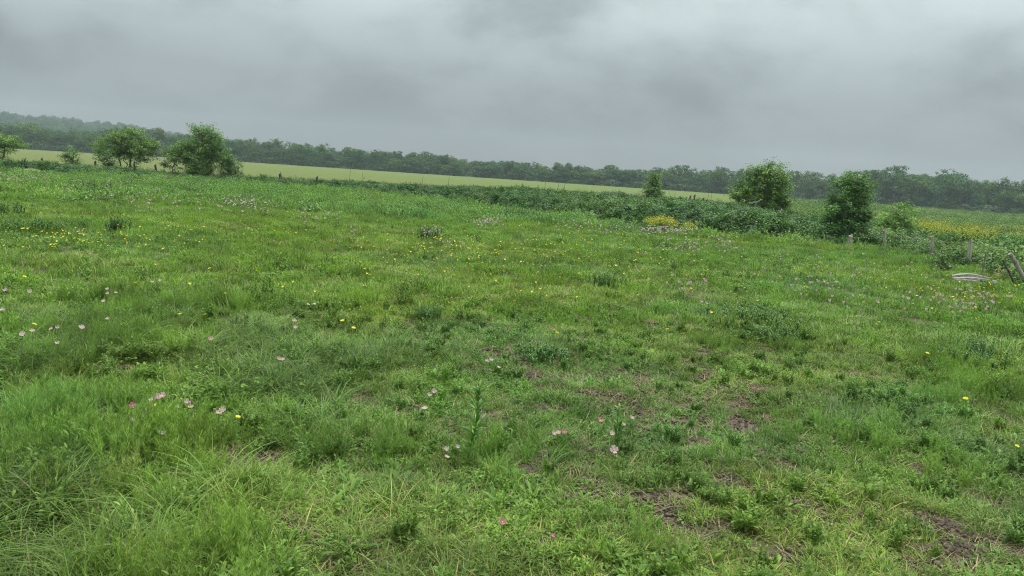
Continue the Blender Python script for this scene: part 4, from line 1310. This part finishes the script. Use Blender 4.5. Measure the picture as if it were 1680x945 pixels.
weed_plant('tallest weed, an upright leafy stalk rising alone from the short grass', 776, 740, .41, 1, .095, .019, (1.0, 1.12, .75), 'leafy_stalk', per=62, spread=.0, seed=41, lean=.05, narrow=True, cat='leafy stalk')
weed_plant('second leafy stalk, leaning at the foot of the tallest one', 762, 762, .24, 1, .085, .018, (1.0, 1.12, .75), 'leafy_stalk', per=34, spread=.0, seed=45, lean=.3, narrow=True, cat='leafy stalk')
weed_plant('bright leafy stalk with the white primrose at its foot', 1010, 738, .30, 2, .085, .014, (1.15, 1.15, .9), 'leafy_stalk', per=26, spread=.02, seed=42, lean=.1, narrow=True, cat='leafy stalk')
for i, (lab, px_, py_, h_, ns, lf_, w2, c_, sp) in enumerate([
        ('dark round weed clump topped by pink flowers in the middle meadow', 705, 396, .34, 15, .13, .05, (.36, .56, .52), .26),
        ('very dark little weed clump in the left middle meadow', 193, 382, .30, 8, .11, .05, (.26, .38, .45), .14),
        ('dark weed tuft right of the meadow centre above the bare soil', 997, 474, .28, 16, .10, .035, (.6, .75, .8), .24),
        ('bushy blue green weed, the right one of the pair at the right edge', 1604, 592, .26, 18, .08, .028, (.55, .80, .75), .16),
        ('spreading dark weed, the left one of the pair at the right edge', 1572, 600, .20, 22, .08, .028, (.55, .80, .75), .26),
        ('wide low weed clump left of the orange flower spike', 890, 590, .13, 18, .08, .03, (.62, .82, .8), .22),
        ('grass-like dark tuft by the worn soil left of centre', 700, 528, .20, 20, .10, .016, (.7, .85, .7), .12),
        ('dark broad weed clump on the right slope under the white flowers', 1232, 528, .20, 24, .09, .035, (.65, .8, .7), .5),
        ('dark weed stand at the far left edge below the hedge', 8, 352, .36, 14, .14, .05, (.65, .8, .75), .45),
        ('low dark weed patch behind the yellow flowers on the left', 60, 385, .22, 14, .13, .05, (.75, .88, .8), .6),
        ('dark leafy clump beside the large bare mound', 1265, 560, .16, 16, .08, .03, (.6, .8, .75), .3),
        ('dusky green clump below the pink drift by the hedge', 850, 358, .40, 18, .15, .06, (.55, .7, .75), .7),
        ('dark clump on the left under the long pink drift', 150, 316, .45, 20, .16, .06, (.6, .75, .8), .9),
        ('broad green clump in front of the central hedge', 615, 352, .38, 26, .15, .06, (.7, .85, .85), 1.2)]):
    weed_plant(lab, px_, py_, h_, int(ns * 3), lf_ * .5, w2 * .45, (c_[0] * 1.15, c_[1] * 1.05, c_[2] * .85), 'weed_clump', per=20, spread=sp, seed=60 + i, group='dark weed clumps')

# crumbly soil mounds
for i, (px_, py_, r_, h_, lab) in enumerate([(1211, 702, .20, .055, 'largest crumbly soil mound in the worn grass'), (1141, 729, .11, .03, 'small dark soil mound below left of the largest mound'),
                                             (893, 670, .07, .02, 'small soil clod heap right of the tall leafy stalk'), (1050, 680, .08, .03, 'dark soil clod heap above the white primrose'),
                                             (873, 620, .10, .025, 'soil clod heap in the worn ground past the tall stalk'), (915, 622, .08, .02, 'right-hand neighbour of the clod heap past the tall stalk'),
                                             (1548, 868, .11, .035, 'dark soil mound at the bottom right by the bare trail'), (1578, 905, .13, .03, 'lower soil heap on the bare trail at bottom right'),
                                             (1428, 681, .09, .02, 'dark scrape of soil right of the largest mound'), (860, 776, .07, .03, 'dark clod under the weeds below the leafy stalks')]):
    rr = np.random.default_rng(500 + i)
    x_, y_, z_ = G(px_, py_)
    mb_ = MB()
    q_ = np.linspace(0, 1, 12); th = np.linspace(0, 2 * np.pi, 30, endpoint=False)
    QQ, TT = np.meshgrid(q_, th, indexing='ij')
    Rr = r_ * QQ * (1 + .25 * (vnoise(np.cos(TT) * 2 + i, np.sin(TT) * 2, 600 + i) - .5))
    X_, Y_ = np.cos(TT) * Rr, np.sin(TT) * Rr
    Z_ = h_ * (1 - QQ ** 1.6) - .012 + .35 * h_ * (fbm(X_ * 30 + i, Y_ * 30, 610 + i) - .5)
    V = np.stack([X_, Y_, Z_], -1).reshape(-1, 3)
    f = [[a * 30 + b, a * 30 + (b + 1) % 30, (a + 1) * 30 + (b + 1) % 30, (a + 1) * 30 + b] for a in range(11) for b in range(30)]
    mb_.add(V, np.array(f)[:, ::-1])
    for c_ in range(60):                            # crumbs
        cc = np.array([*rr.normal(0, r_ * .55, 2), 0]); cc[2] = max(0, h_ * (1 - (np.hypot(*cc[:2]) / r_) ** 1.6)) + .002
        s_ = rr.uniform(.006, .02)
        oc = np.array([[1, 0, 0], [-1, 0, 0], [0, 1, 0], [0, -1, 0], [0, 0, 1], [0, 0, -1]]) * s_ * rr.uniform(.6, 1.2, (6, 1))
        mb_.add(cc + oc, [[0, 2, 4], [2, 1, 4], [1, 3, 4], [3, 0, 4], [2, 0, 5], [1, 2, 5], [3, 1, 5], [0, 3, 5]])
    o = mb_.obj('soil_mound', m_soil, None, smooth=False, loc=(x_, y_, z_))
    tag(o, lab, 'soil mound', 'crumbly soil mounds')

# pale bare banks before the hedge on the left
for (px_, py_, rx, ry, lab) in [(52, 286, 1.0, .5, 'pale bare bank of soil under the far left hedge'), (268, 299, .75, .35, 'pale bare bank of soil left of the biggest tree')]:
    x_, y_, z_ = P(px_, 41.2 if px_ < 100 else 44.5)
    mb_ = MB()
    QQ, TT = np.meshgrid(np.linspace(0, 1, 9), np.linspace(0, 2 * np.pi, 28, endpoint=False), indexing='ij')
    X_, Y_ = np.cos(TT) * QQ * rx, np.sin(TT) * QQ * ry
    Z_ = .27 * (1 - QQ ** 2) - .03 + .06 * fbm(X_ * 3, Y_ * 3, 77)
    f = [[a * 28 + b, a * 28 + (b + 1) % 28, (a + 1) * 28 + (b + 1) % 28, (a + 1) * 28 + b] for a in range(8) for b in range(28)]
    mb_.add(np.stack([X_, Y_, Z_], -1).reshape(-1, 3), np.array(f)[:, ::-1])
    o = mb_.obj('soil_bank', m_sand, None, loc=(x_, y_, z_))
    tag(o, lab, 'soil bank', 'pale soil banks')

# dead sticks
for i, (px_, py_, L, yaw, lab) in enumerate([(1105, 842, .22, .25, 'bent dry twig lying on the bare patch at bottom centre'), (1170, 884, .26, .5, 'dry twig in the weeds at the bottom right of centre')]):
    rr = np.random.default_rng(i + 70)
    x_, y_, z_ = G(px_, py_)
    mb_ = MB()
    t = np.linspace(-.5, .5, 7)
    pts = np.stack([t * L * math.cos(yaw), t * L * math.sin(yaw), .02 + .012 * np.cos(t * 5)], -1) + rr.normal(0, .003, (7, 3))
    tube(mb_, pts, np.linspace(.006, .0025, 7), 6)
    tube(mb_, [pts[3], pts[3] + [L * .15, L * .13, .012]], [.003, .0015], 5)
    o = mb_.obj('twig', m_stick, None, loc=(x_, y_, z_))
    tag(o, lab, 'twig', 'dry twigs')


# ------------------------------------------------------------------ flowers
def petals_mesh(rr, dia=.055, cup=.55, npet=4, seg=4, name='petals', mats=None, notch=True):
    mb_ = MB()
    for k_ in range(npet):
        a = k_ * 2 * np.pi / npet + rr.normal(0, .06)
        ts = np.linspace(0.05, 1, seg + 1)
        wprof = np.interp(ts, [0, .3, .7, .9, 1], [.12, .55, 1.0, .95, .62]) * dia * .46
        V = []
        for t, w_ in zip(ts, wprof):
            r_ = dia * .5 * t; z_ = dia * .5 * cup * t ** 1.5
            for s_ in (-1, 0, 1):
                px_ = r_ - (0.0 if s_ or not notch else .10 * dia * .5 * (t > .95)); py_ = s_ * w_ * .5 * 1.15
                V.append([px_ * math.cos(a) - py_ * math.sin(a), px_ * math.sin(a) + py_ * math.cos(a), z_ + abs(s_) * .06 * dia * t + .001 * k_ + rr.normal(0, .05 * dia * t)])
        f = [[i * 3 + j, i * 3 + j + 1, i * 3 + j + 4, i * 3 + j + 3] for i in range(seg) for j in range(2)]
        mb_.add(V, f, np.repeat(np.linspace(.55, .95, seg + 1), 3) * rr.uniform(.7, 1))
    return mb_


def centre_mesh(dia=.055):
    mb_ = MB()
    a = np.linspace(0, 2 * np.pi, 8, endpoint=False)
    V = [[math.cos(t) * .006, math.sin(t) * .006, .004] for t in a] + [[math.cos(t) * .004, math.sin(t) * .004, .011] for t in a]
    mb_.add(V, [[i, (i + 1) % 8, 8 + (i + 1) % 8, 8 + i] for i in range(8)]); mb_.add(V[8:], [list(range(8))])
    for t in a:
        blades(mb_, np.array([[0, 0, .006]]), t, .018, .0022, .5, .1, 1, var=np.array([.5]))
    return mb_


rf_ = np.random.default_rng(5)
pet = [petals_mesh(rf_, .056, c).mesh('petals', m_pink) for c in (.35, .6, .9)]
cen_m = centre_mesh().mesh('centre', m_yellow)
def stem_mesh(h):
    mb_ = MB(); tube(mb_, [(0.02, 0, -h), (.012, .003, -h * .5), (0, 0, 0)], [.0022, .002, .0016], 5)
    return mb_.mesh('stem', m_stem)
stems = {h: stem_mesh(h) for h in (.12, .22, .32)}

NEARPINK = [  # px, py, height, tilt to the viewer, colour, scale, label
    (483, 527, .26, .5, 'p', 1.0, 'upper of the two stacked pale pink primroses left of centre'), (484, 537, .24, 1.1, 'w', .9, 'lower of the two stacked pale primroses left of centre'),
    (345, 557, .26, .9, 'p', 1.0, 'single pink primrose in the long grass between the left pair and the stacked pair'), (457, 589, .25, 1.0, 'p', .8, 'left pink primrose of the pair low in the dark long grass'),
    (464, 590, .25, .6, 'p', .8, 'right pink primrose of the pair low in the dark long grass'), (266, 651, .22, .6, 'p', 1.2, 'top flower of the pink cluster at lower left'),
    (257, 653, .22, .8, 'p', 1.1, 'second flower of the pink cluster at lower left, touching the top one'), (250, 657, .21, .5, 'p', .9, 'left flower on the shoulder of the pink cluster at lower left'),
    (216, 666, .20, 1.2, 'd', .9, 'closed dull pink primrose left of the pink cluster'), (243, 673, .18, .6, 'd', .8, 'deep pink bud below the pink cluster'),
    (222, 691, .17, .5, 'w', 1.1, 'pale open primrose below left of the pink cluster'), (266, 709, .16, 1.0, 'w', .9, 'pale primrose lowest beneath the pink cluster'),
    (307, 661, .20, .7, 'p', .9, 'pink primrose right of the cluster'), (313, 668, .19, .6, 'w', .8, 'pale primrose tucked under the one right of the cluster'),
    (290, 668, .18, .6, 'w', .7, 'small faded primrose between the cluster and its right neighbour'), (365, 673, .21, 1.0, 'w', .9, 'upper pale primrose of the pair beside a yellow button'),
    (358, 679, .20, .4, 'p', .9, 'lower pink primrose of the pair beside a yellow button'), (711, 643, .20, 1.0, 'w', .9, 'upper white primrose left of the tallest leafy stalk'),
    (703, 649, .19, .8, 'w', .8, 'lower white primrose left of the tallest leafy stalk'), (697, 670, .17, .5, 'w', .9, 'pale primrose below the white pair left of the tallest leafy stalk'),
    (804, 591, .17, .8, 'w', .9, 'pale primrose on the bare soil above the tall stalk'), (799, 593, .16, .6, 'p', .9, 'pink primrose touching the pale one on the bare soil'),
    (818, 603, .16, .4, 'w', .7, 'small white primrose right below the pair on the bare soil'), (984, 692, .16, .5, 'd', 1.1, 'vivid pink primrose left of the bright leafy stalk'),
    (908, 712, .16, .8, 'p', .8, 'left flower of the dull pink row between the two stalks'), (916, 710, .16, .6, 'p', .8, 'middle flower of the dull pink row between the two stalks'),
    (925, 709, .15, .9, 'd', .8, 'right flower of the dull pink row between the two stalks'), (1007, 738, .10, 1.25, 'w', 1.25, 'largest white primrose, wide open, facing out below the bright stalk'),
    (1022, 697, .17, .5, 'w', .9, 'white cup primrose at the right of the bright leafy stalk'), (1004, 711, .16, 1.1, 'w', .8, 'white primrose hugging the left of the bright leafy stalk'),
    (1036, 686, .14, .7, 'p', .8, 'faded pink primrose beside the soil clod heap'), (732, 737, .14, 1.0, 'w', .7, 'upper small pale primrose at the left foot of the tallest stalk'),
    (733, 750, .13, .5, 'p', .7, 'lower small pale primrose at the left foot of the tallest stalk'), (750, 733, .14, 1.1, 'w', .6, 'tiny pale primrose touching the second leafy stalk'),
    (790, 685, .14, .6, 'p', .8, 'faded primrose right behind the tallest leafy stalk'), (824, 857, .14, .9, 'd', .8, 'small deep pink primrose low at bottom centre'),
    (906, 879, .10, .9, 'd', .5, 'tiny reddish bud low at bottom centre'), (37, 548, .28, 1.1, 'w', 1.0, 'leftmost white primrose of the long row by the left edge'),
    (53, 543, .28, .6, 'p', .9, 'second pink primrose of the long row by the left edge'), (85, 540, .27, .6, 'p', .8, 'third pink primrose of the long row by the left edge'),
    (96, 538, .27, .9, 'p', .8, 'fourth pink primrose of the long row by the left edge'), (134, 537, .27, .9, 'w', 1.0, 'right end primrose of the long row by the left edge'),
    (95, 564, .22, .6, 'w', .8, 'pale primrose under the long row by the left edge'), (176, 474, .3, .9, 'p', .8, 'top flower of the small group above the long left row'),
    (190, 481, .3, .6, 'p', .8, 'right flower of the small group above the long left row'), (170, 494, .28, .8, 'w', .8, 'lowest flower of the small group above the long left row'),
    (177, 482, .3, .8, 'p', .8, 'middle flower of the small group above the long left row'), (177, 524, .25, .6, 'w', .8, 'whitish primrose between the small group and the long left row'),
    (48, 479, .3, 1.0, 'w', 1.0, 'white primrose near the left edge above the long row'), (10, 477, .3, .7, 'w', 1.0, 'white primrose nearest the left edge above the long row'),
    (4, 509, .28, .7, 'w', 1.0, 'white primrose at the very left edge'), (505, 500, .25, .5, 'w', .9, 'left white primrose of the pair above the stacked pair'),
    (516, 499, .25, .5, 'w', .9, 'right white primrose of the pair above the stacked pair'), (1150, 496, .25, .6, 'w', .9, 'left white primrose by the yellow button on the right slope'),
    (1159, 498, .25, .6, 'w', .9, 'upper pink-tinged primrose by the yellow button on the right slope'), (1166, 512, .22, .5, 'p', .9, 'lower primrose by the yellow button on the right slope'),
    (250, 463, .3, .5, 'w', .9, 'left pale primrose of the faint pair in the left meadow'), (263, 462, .3, .5, 'w', .9, 'right pale primrose of the faint pair in the left meadow')]
HC = {'p': (.95, .88, .94), 'w': (.98, 1.08, 1.02), 'd': (1.0, .5, .68)}
from mathutils import Euler
for i, (px_, py_, h_, tl, c_, s_, lab) in enumerate(NEARPINK):
    rr = np.random.default_rng(900 + i)
    x_, y_, z_ = G(px_, py_, h_)
    root = empty('primrose', (x_, y_, z_ + h_))
    root.empty_display_size = .05
    tag(root, lab, 'flower', 'primroses scattered in the near meadow')
    hk = min(stems, key=lambda q_: abs(q_ - h_))
    st = bpy.data.objects.new('stem', stems[hk]); COL.objects.link(st); st.parent = root; st.scale = (1, 1, (h_ + .02) / hk); st.rotation_euler = (0, 0, rr.random() * 6.28)
    pt = bpy.data.objects.new('petals', pet[rr.integers(0, 3) if c_ != 'd' else 2]); COL.objects.link(pt); pt.parent = root
    pt.rotation_euler = (tl * .8, rr.normal(0, .2), rr.random() * .8); s_ *= .74; pt.scale = (s_, s_, s_); pt.color = HC[c_] + (1,)
    ce = bpy.data.objects.new('centre', cen_m); COL.objects.link(ce); ce.parent = root; ce.rotation_euler = pt.rotation_euler; ce.scale = (s_, s_, s_)

# yellow heads seen singly
def button_mesh(dia=.030):
    mb_ = MB()
    n = 14
    a = np.arange(n) * 6.283 / n
    blades(mb_, np.zeros((n, 3)), a, dia * .55, dia * .22, .9, .1, 2, prof='oval', var=rf_.random(n))
    blades(mb_, np.zeros((n, 3)) + [0, 0, .002], a + .2, dia * .4, dia * .2, .7, .1, 2, prof='oval', var=rf_.random(n))
    return mb_.mesh('flower_head', m_yellow)
btn = button_mesh()
NEARY = [(252, 666, .2, 'yellow button at the heart of the pink cluster'), (390, 685, .2, 'yellow button right of the pink and pale pair at lower left'), (56, 533, .28, 'yellow button above the long left row of primroses'),
         (222, 465, .3, 'clear yellow button in the left meadow beside the faint pair'), (336, 517, .27, 'right yellow button of the pair left of the stacked primroses'), (296, 516, .27, 'left yellow button of the pair left of the stacked primroses'), (562, 527, .27, 'taller yellow button of the pair right of the stacked primroses'),
         (580, 539, .26, 'lower yellow button of the pair right of the stacked primroses'), (914, 547, .22, 'orange yellow button of the small spike in the worn grass'), (909, 543, .22, 'upper yellow button of the small spike in the worn grass'),
         (1190, 520, .24, 'yellow button at the left end of the dark broad weed clump'), (1168, 514, .24, 'yellow button by the white primroses on the right slope'), (1584, 655, .18, 'lone yellow button in the grass below the weed pair'), (1668, 733, .17, 'yellow head at the right edge'), (1441, 529, .24, 'right yellow button on the right slope'), (1438, 533, .24, 'lower yellow button on the right slope'),
         (1459, 543, .22, 'lowest yellow button on the right slope'), (1095, 541, .22, 'yellow button in the short grass right of the spike'), (344, 441, .3, 'yellow button in the middle left meadow'), (1522, 573, .2, 'dim yellow button near the weed pair'), (40, 454, .3, 'orange yellow button at the left edge')]
for i, (px_, py_, h_, lab) in enumerate(NEARY):
    x_, y_, z_ = G(px_, py_, h_)
    root = empty('yellow_flower', (x_, y_, z_ + h_)); root.empty_display_size = .05
    tag(root, lab, 'flower', 'yellow flower heads in the near meadow')
    hk = min(stems, key=lambda q_: abs(q_ - h_))
    st = bpy.data.objects.new('stem', stems[hk]); COL.objects.link(st); st.parent = root; st.scale = (1, 1, (h_ + .02) / hk)
    hd = bpy.data.objects.new('flower_head', btn); COL.objects.link(hd); hd.parent = root
    hd.rotation_euler = (.35, 0, i); s_ = 1.25 if y_ > 5.5 else 1.0; hd.scale = (s_, s_, s_)

# the many smaller ones: nearest as things, the rest as one mass each
rr = np.random.default_rng(31)
def cloud(specs, hgt):
    out_ = []
    for (cx_, cy_, sx_, sy_, n_, place_) in specs:
        for _ in range(int(n_ * (1.9 if hgt < .25 else 1.15))):
            px_ = rr.normal(cx_, sx_); py_ = rr.normal(cy_, sy_)
            if px_ < -60 or px_ > 1740: continue
            h_ = hgt * rr.uniform(.75, 1.15)
            v_ = ray(px_, py_)
            if v_.z > -.02: continue
            x_, y_, z_ = G(px_, py_, h_)
            if y_ > 60 or side_of(EDGE, np.array([x_]), np.array([y_]))[0] > .6: continue
            u_ = (px_ - cx_) / sx_; w_ = (py_ - cy_) / sy_
            hx = 'left end' if u_ < -.7 else ('right end' if u_ > .7 else 'middle')
            hy = 'upper' if w_ < -.55 else ('lower' if w_ > .55 else 'central')
            out_.append((y_, x_, z_, h_, f'{place_}, {hy} {hx}'))
    out_.sort(key=lambda q_: q_[0])
    return out_


YEL = cloud([(100, 388, 55, 10, 46, 'in the yellow drift of the left meadow'), (240, 385, 70, 14, 34, 'around the very dark little clump on the left'), (420, 372, 60, 10, 16, 'in the upper left middle of the meadow'),
             (690, 402, 55, 20, 74, 'around the dark round weed clump'), (810, 400, 60, 20, 36, 'right of the dark round weed clump'), (940, 412, 80, 20, 54, 'in the yellow belt of the central meadow'),
             (1060, 405, 55, 14, 26, 'below the pink drift at the hedge'), (1180, 430, 90, 22, 20, 'on the right slope of the meadow'), (1400, 452, 110, 20, 34, 'before the tall dark bush and grey post'),
             (1600, 482, 60, 14, 40, 'in the grass before the planks'), (350, 440, 200, 30, 10, 'thinly spread over the left middle meadow'), (900, 470, 200, 16, 12, 'thinly spread above the worn grass')], .20)
PINK = cloud([(25, 292, 30, 4, 60, 'in the pale drift under the far left hedge'), (140, 306, 60, 8, 60, 'in the loose drift before the multi-trunked tree'), (275, 322, 50, 9, 56, 'in the loose drift before the biggest left tree'),
              (398, 333, 26, 6, 90, 'in the thick pink drift right of the biggest left tree'), (500, 350, 10, 7, 22, 'in the compact pink tuft before the open hedge'), (550, 350, 20, 6, 16, 'in the loose group before the open hedge'),
              (796, 362, 15, 4, 56, 'in the pink drift before the thick brambles'), (706, 376, 9, 5, 14, 'on top of the dark round weed clump'), (730, 400, 20, 5, 12, 'close right of the dark round weed clump'), (940, 369, 22, 5, 34, 'in the small drift left of the yellow mustard'),
              (1000, 378, 22, 5, 20, 'in the gap left of the yellow mustard'), (1092, 377, 26, 3.5, 120, 'in the dense pink drift under the yellow mustard'), (1140, 402, 36, 8, 56, 'in the loose drift below the yellow mustard'),
              (1185, 395, 25, 6, 20, 'right of the yellow mustard'), (1335, 462, 22, 6, 16, 'in the pale knot on the right slope'), (1130, 462, 20, 6, 10, 'in the faint group above the white and yellow trio'), (1440, 445, 70, 12, 30, 'before the tallest grey post'), (1330, 425, 50, 8, 20, 'before the big bush on the right'),
              (1600, 488, 55, 9, 44, 'in the grass before the planks'), (1585, 505, 25, 6, 10, 'in the grass under the flowery belt at right'), (1420, 500, 60, 10, 10, 'thinly spread over the lower right slope'), (600, 365, 60, 8, 14, 'thinly spread before the central hedge')], .32)


def simple_head(kind, r2):
    mb_ = MB()
    if kind == 'y':
        n_ = 8; a = np.arange(n_) * 6.283 / n_
        blades(mb_, np.zeros((n_, 3)), a, .022, .014, .9, .0, 1, var=r2.random(n_), mi=0)
        tube(mb_, [(0, 0, -.16), (0, 0, 0)], .0035, 3, mi=1, cap=False)
    else:
        for k_ in range(4):
            a = k_ * 1.571
            c, s_ = math.cos(a), math.sin(a)
            V = [[0, 0, 0], [c * .022 - s_ * .018, s_ * .022 + c * .018, .016], [c * .034, s_ * .034, .024], [c * .022 + s_ * .018, s_ * .022 - c * .018, .016]]
            mb_.add(V, [[0, 1, 2, 3]], np.full(4, .5 + .4 * r2.random()), 0)
        tube(mb_, [(0, 0, -.18), (0, 0, 0)], .004, 3, mi=1, cap=False)
    return mb_


r2 = np.random.default_rng(8)
ym = simple_head('y', r2).mesh('yellow_flower', [m_yellow, m_stem])
pm = simple_head('p', r2).mesh('primrose', [m_pink, m_stem])
for kind, lst, me_, nm, adj, grp, NT in (('y', YEL, ym, 'yellow_flower', 'yellow flower', 'small yellow flowers of the middle meadow', 279), ('p', PINK, pm, 'primrose', 'pink flower', 'small pink flowers of the far meadow', 243)):
    for (y_, x_, z_, h_, pl_) in lst[:NT]:
        o = bpy.data.objects.new(nm, me_)
        COL.objects.link(o)
        o.location = (x_, y_, z_ + h_)
        s_ = r2.uniform(.75, 1.15) if kind == 'y' else r2.uniform(.40, .72)
        o.scale = (s_, s_, max(s_, h_ / .18 * .9))
        o.rotation_euler = (r2.normal(0, .35) + .25, r2.normal(0, .35), r2.random() * 6.28)
        white = kind == 'p' and r2.random() < .4
        o.color = (HC['w'] if white else (1.0, .95, .98)) + (1,) if kind == 'p' else (1, 1, 1, 1)
        tag(o, f"{adj if not white else 'whitish flower'} {pl_}", 'flower', grp)
    mb_ = MB()
    for (y_, x_, z_, h_, pl_) in lst[NT:]:
        m_ = simple_head(kind, r2)
        s_ = r2.uniform(.8, 1.2) if kind == 'y' else r2.uniform(.6, 1.0)
        M_ = np.array(Euler((r2.normal(0, .35) + .3, r2.normal(0, .35), r2.random() * 6.28)).to_matrix())
        for V_, f_, v_, mi_ in zip(m_.v, m_.f, m_.a, m_.mi):
            mb_.v.append((V_ * s_) @ M_.T + [x_, y_, z_ + h_]); mb_.f.append(f_ + mb_.n); mb_.a.append(v_); mb_.mi.append(mi_)
        mb_.n += m_.n
    if mb_.v:
        o = mb_.obj('distant_flowers', [m_yellow if kind == 'y' else m_pink, m_stem])
        tag(o, 'tiny yellow flowers dotted through the distant grass' if kind == 'y' else 'drifts of tiny pink flowers below the hedge', 'flowers', kind='stuff')

# yellow mustard: one clump at the hedge, a wide patch beyond the posts
def mustard(name, label, pts, hts):
    mb_ = MB()
    for (x_, y_, z_), h_ in zip(pts, hts):
        ns = 5
        for s_ in range(ns):
            a = r2.random() * 6.28; ln = r2.uniform(.05, .35) * h_
            tip = np.array([x_ + math.cos(a) * ln, y_ + math.sin(a) * ln, z_ + h_ * r2.uniform(.8, 1.1)])
            tube(mb_, [(x_, y_, z_ - .02), tuple(tip)], [.006, .003], 3, mi=1, cap=False)
            k_ = 14
            t = r2.uniform(.62, 1.02, k_)[:, None]
            c = np.array([x_, y_, z_]) * (1 - t) + tip * t + r2.normal(0, .05, (k_, 3))
            leaves(mb_, c, r2.normal(0, .5, (k_, 3)) + [0, 0, 1], r2.uniform(.025, .05, k_), .9, mi=0, r=r2)
            k_ = 7
            t = r2.uniform(.1, .7, k_)[:, None]
            c = np.array([x_, y_, z_]) * (1 - t) + tip * t + r2.normal(0, .05, (k_, 3))
            leaves(mb_, c, r2.normal(0, .6, (k_, 3)) + [0, 0, .6], r2.uniform(.05, .10, k_), .5, mi=1, r=r2)
    o = mb_.obj(name, [m_mustard, m_stem])
    return tag(o, label, 'mustard', kind='stuff')


pts, hts = [], []
for _ in range(62):
    px_, Y_ = r2.normal(1092, 13), r2.uniform(26.4, 27.8)
    if r2.random() < .3: px_ = r2.normal(1132, 8)
    p_ = P(px_, Y_); pts.append(p_); hts.append(r2.uniform(.38, .56) if px_ < 1115 else r2.uniform(.22, .36))
mustard('mustard_clump', 'bright yellow mustard in bloom against the bramble hedge', pts, hts)
pts, hts = [], []
for _ in range(190):
    px_ = r2.uniform(1522, 1635); Y_ = r2.normal(33, 1.6)
    if r2.random() < .25: px_, Y_ = r2.normal(1585, 50), r2.normal(37, 5)
    if vnoise(px_ / 18, Y_ / 1.2, 3) < .35: continue
    pts.append(P(px_, Y_)); hts.append(r2.uniform(.75, 1.12))
mustard('mustard_patch', 'wide yellow mustard patch on the rough ground beyond the posts', pts, hts)

# ------------------------------------------------------------------ haze: one closed box of even thin air
m_haze, nt = new_mat('haze')
pv = N(nt, 'ShaderNodeVolumePrincipled', ins={'Color': (0.70, 0.83, 0.94, 1), 'Density': HAZE_D, 'Anisotropy': 0.0})
N(nt, 'ShaderNodeOutputMaterial', ins={'Volume': pv.outputs[0]})
hz = MB()
x0, x1, y0, y1, z0, z1 = -1300, 1300, -1300, 1300, -4.0, 62.0
V = [(x0, y0, z0), (x1, y0, z0), (x1, y1, z0), (x0, y1, z0), (x0, y0, z1), (x1, y0, z1), (x1, y1, z1), (x0, y1, z1)]
hz.add(V, [[0, 3, 2, 1], [4, 5, 6, 7], [0, 1, 5, 4], [1, 2, 6, 5], [2, 3, 7, 6], [3, 0, 4, 7]])
hzo = hz.obj('haze', m_haze, None, smooth=False)
tag(hzo, kind='stuff')
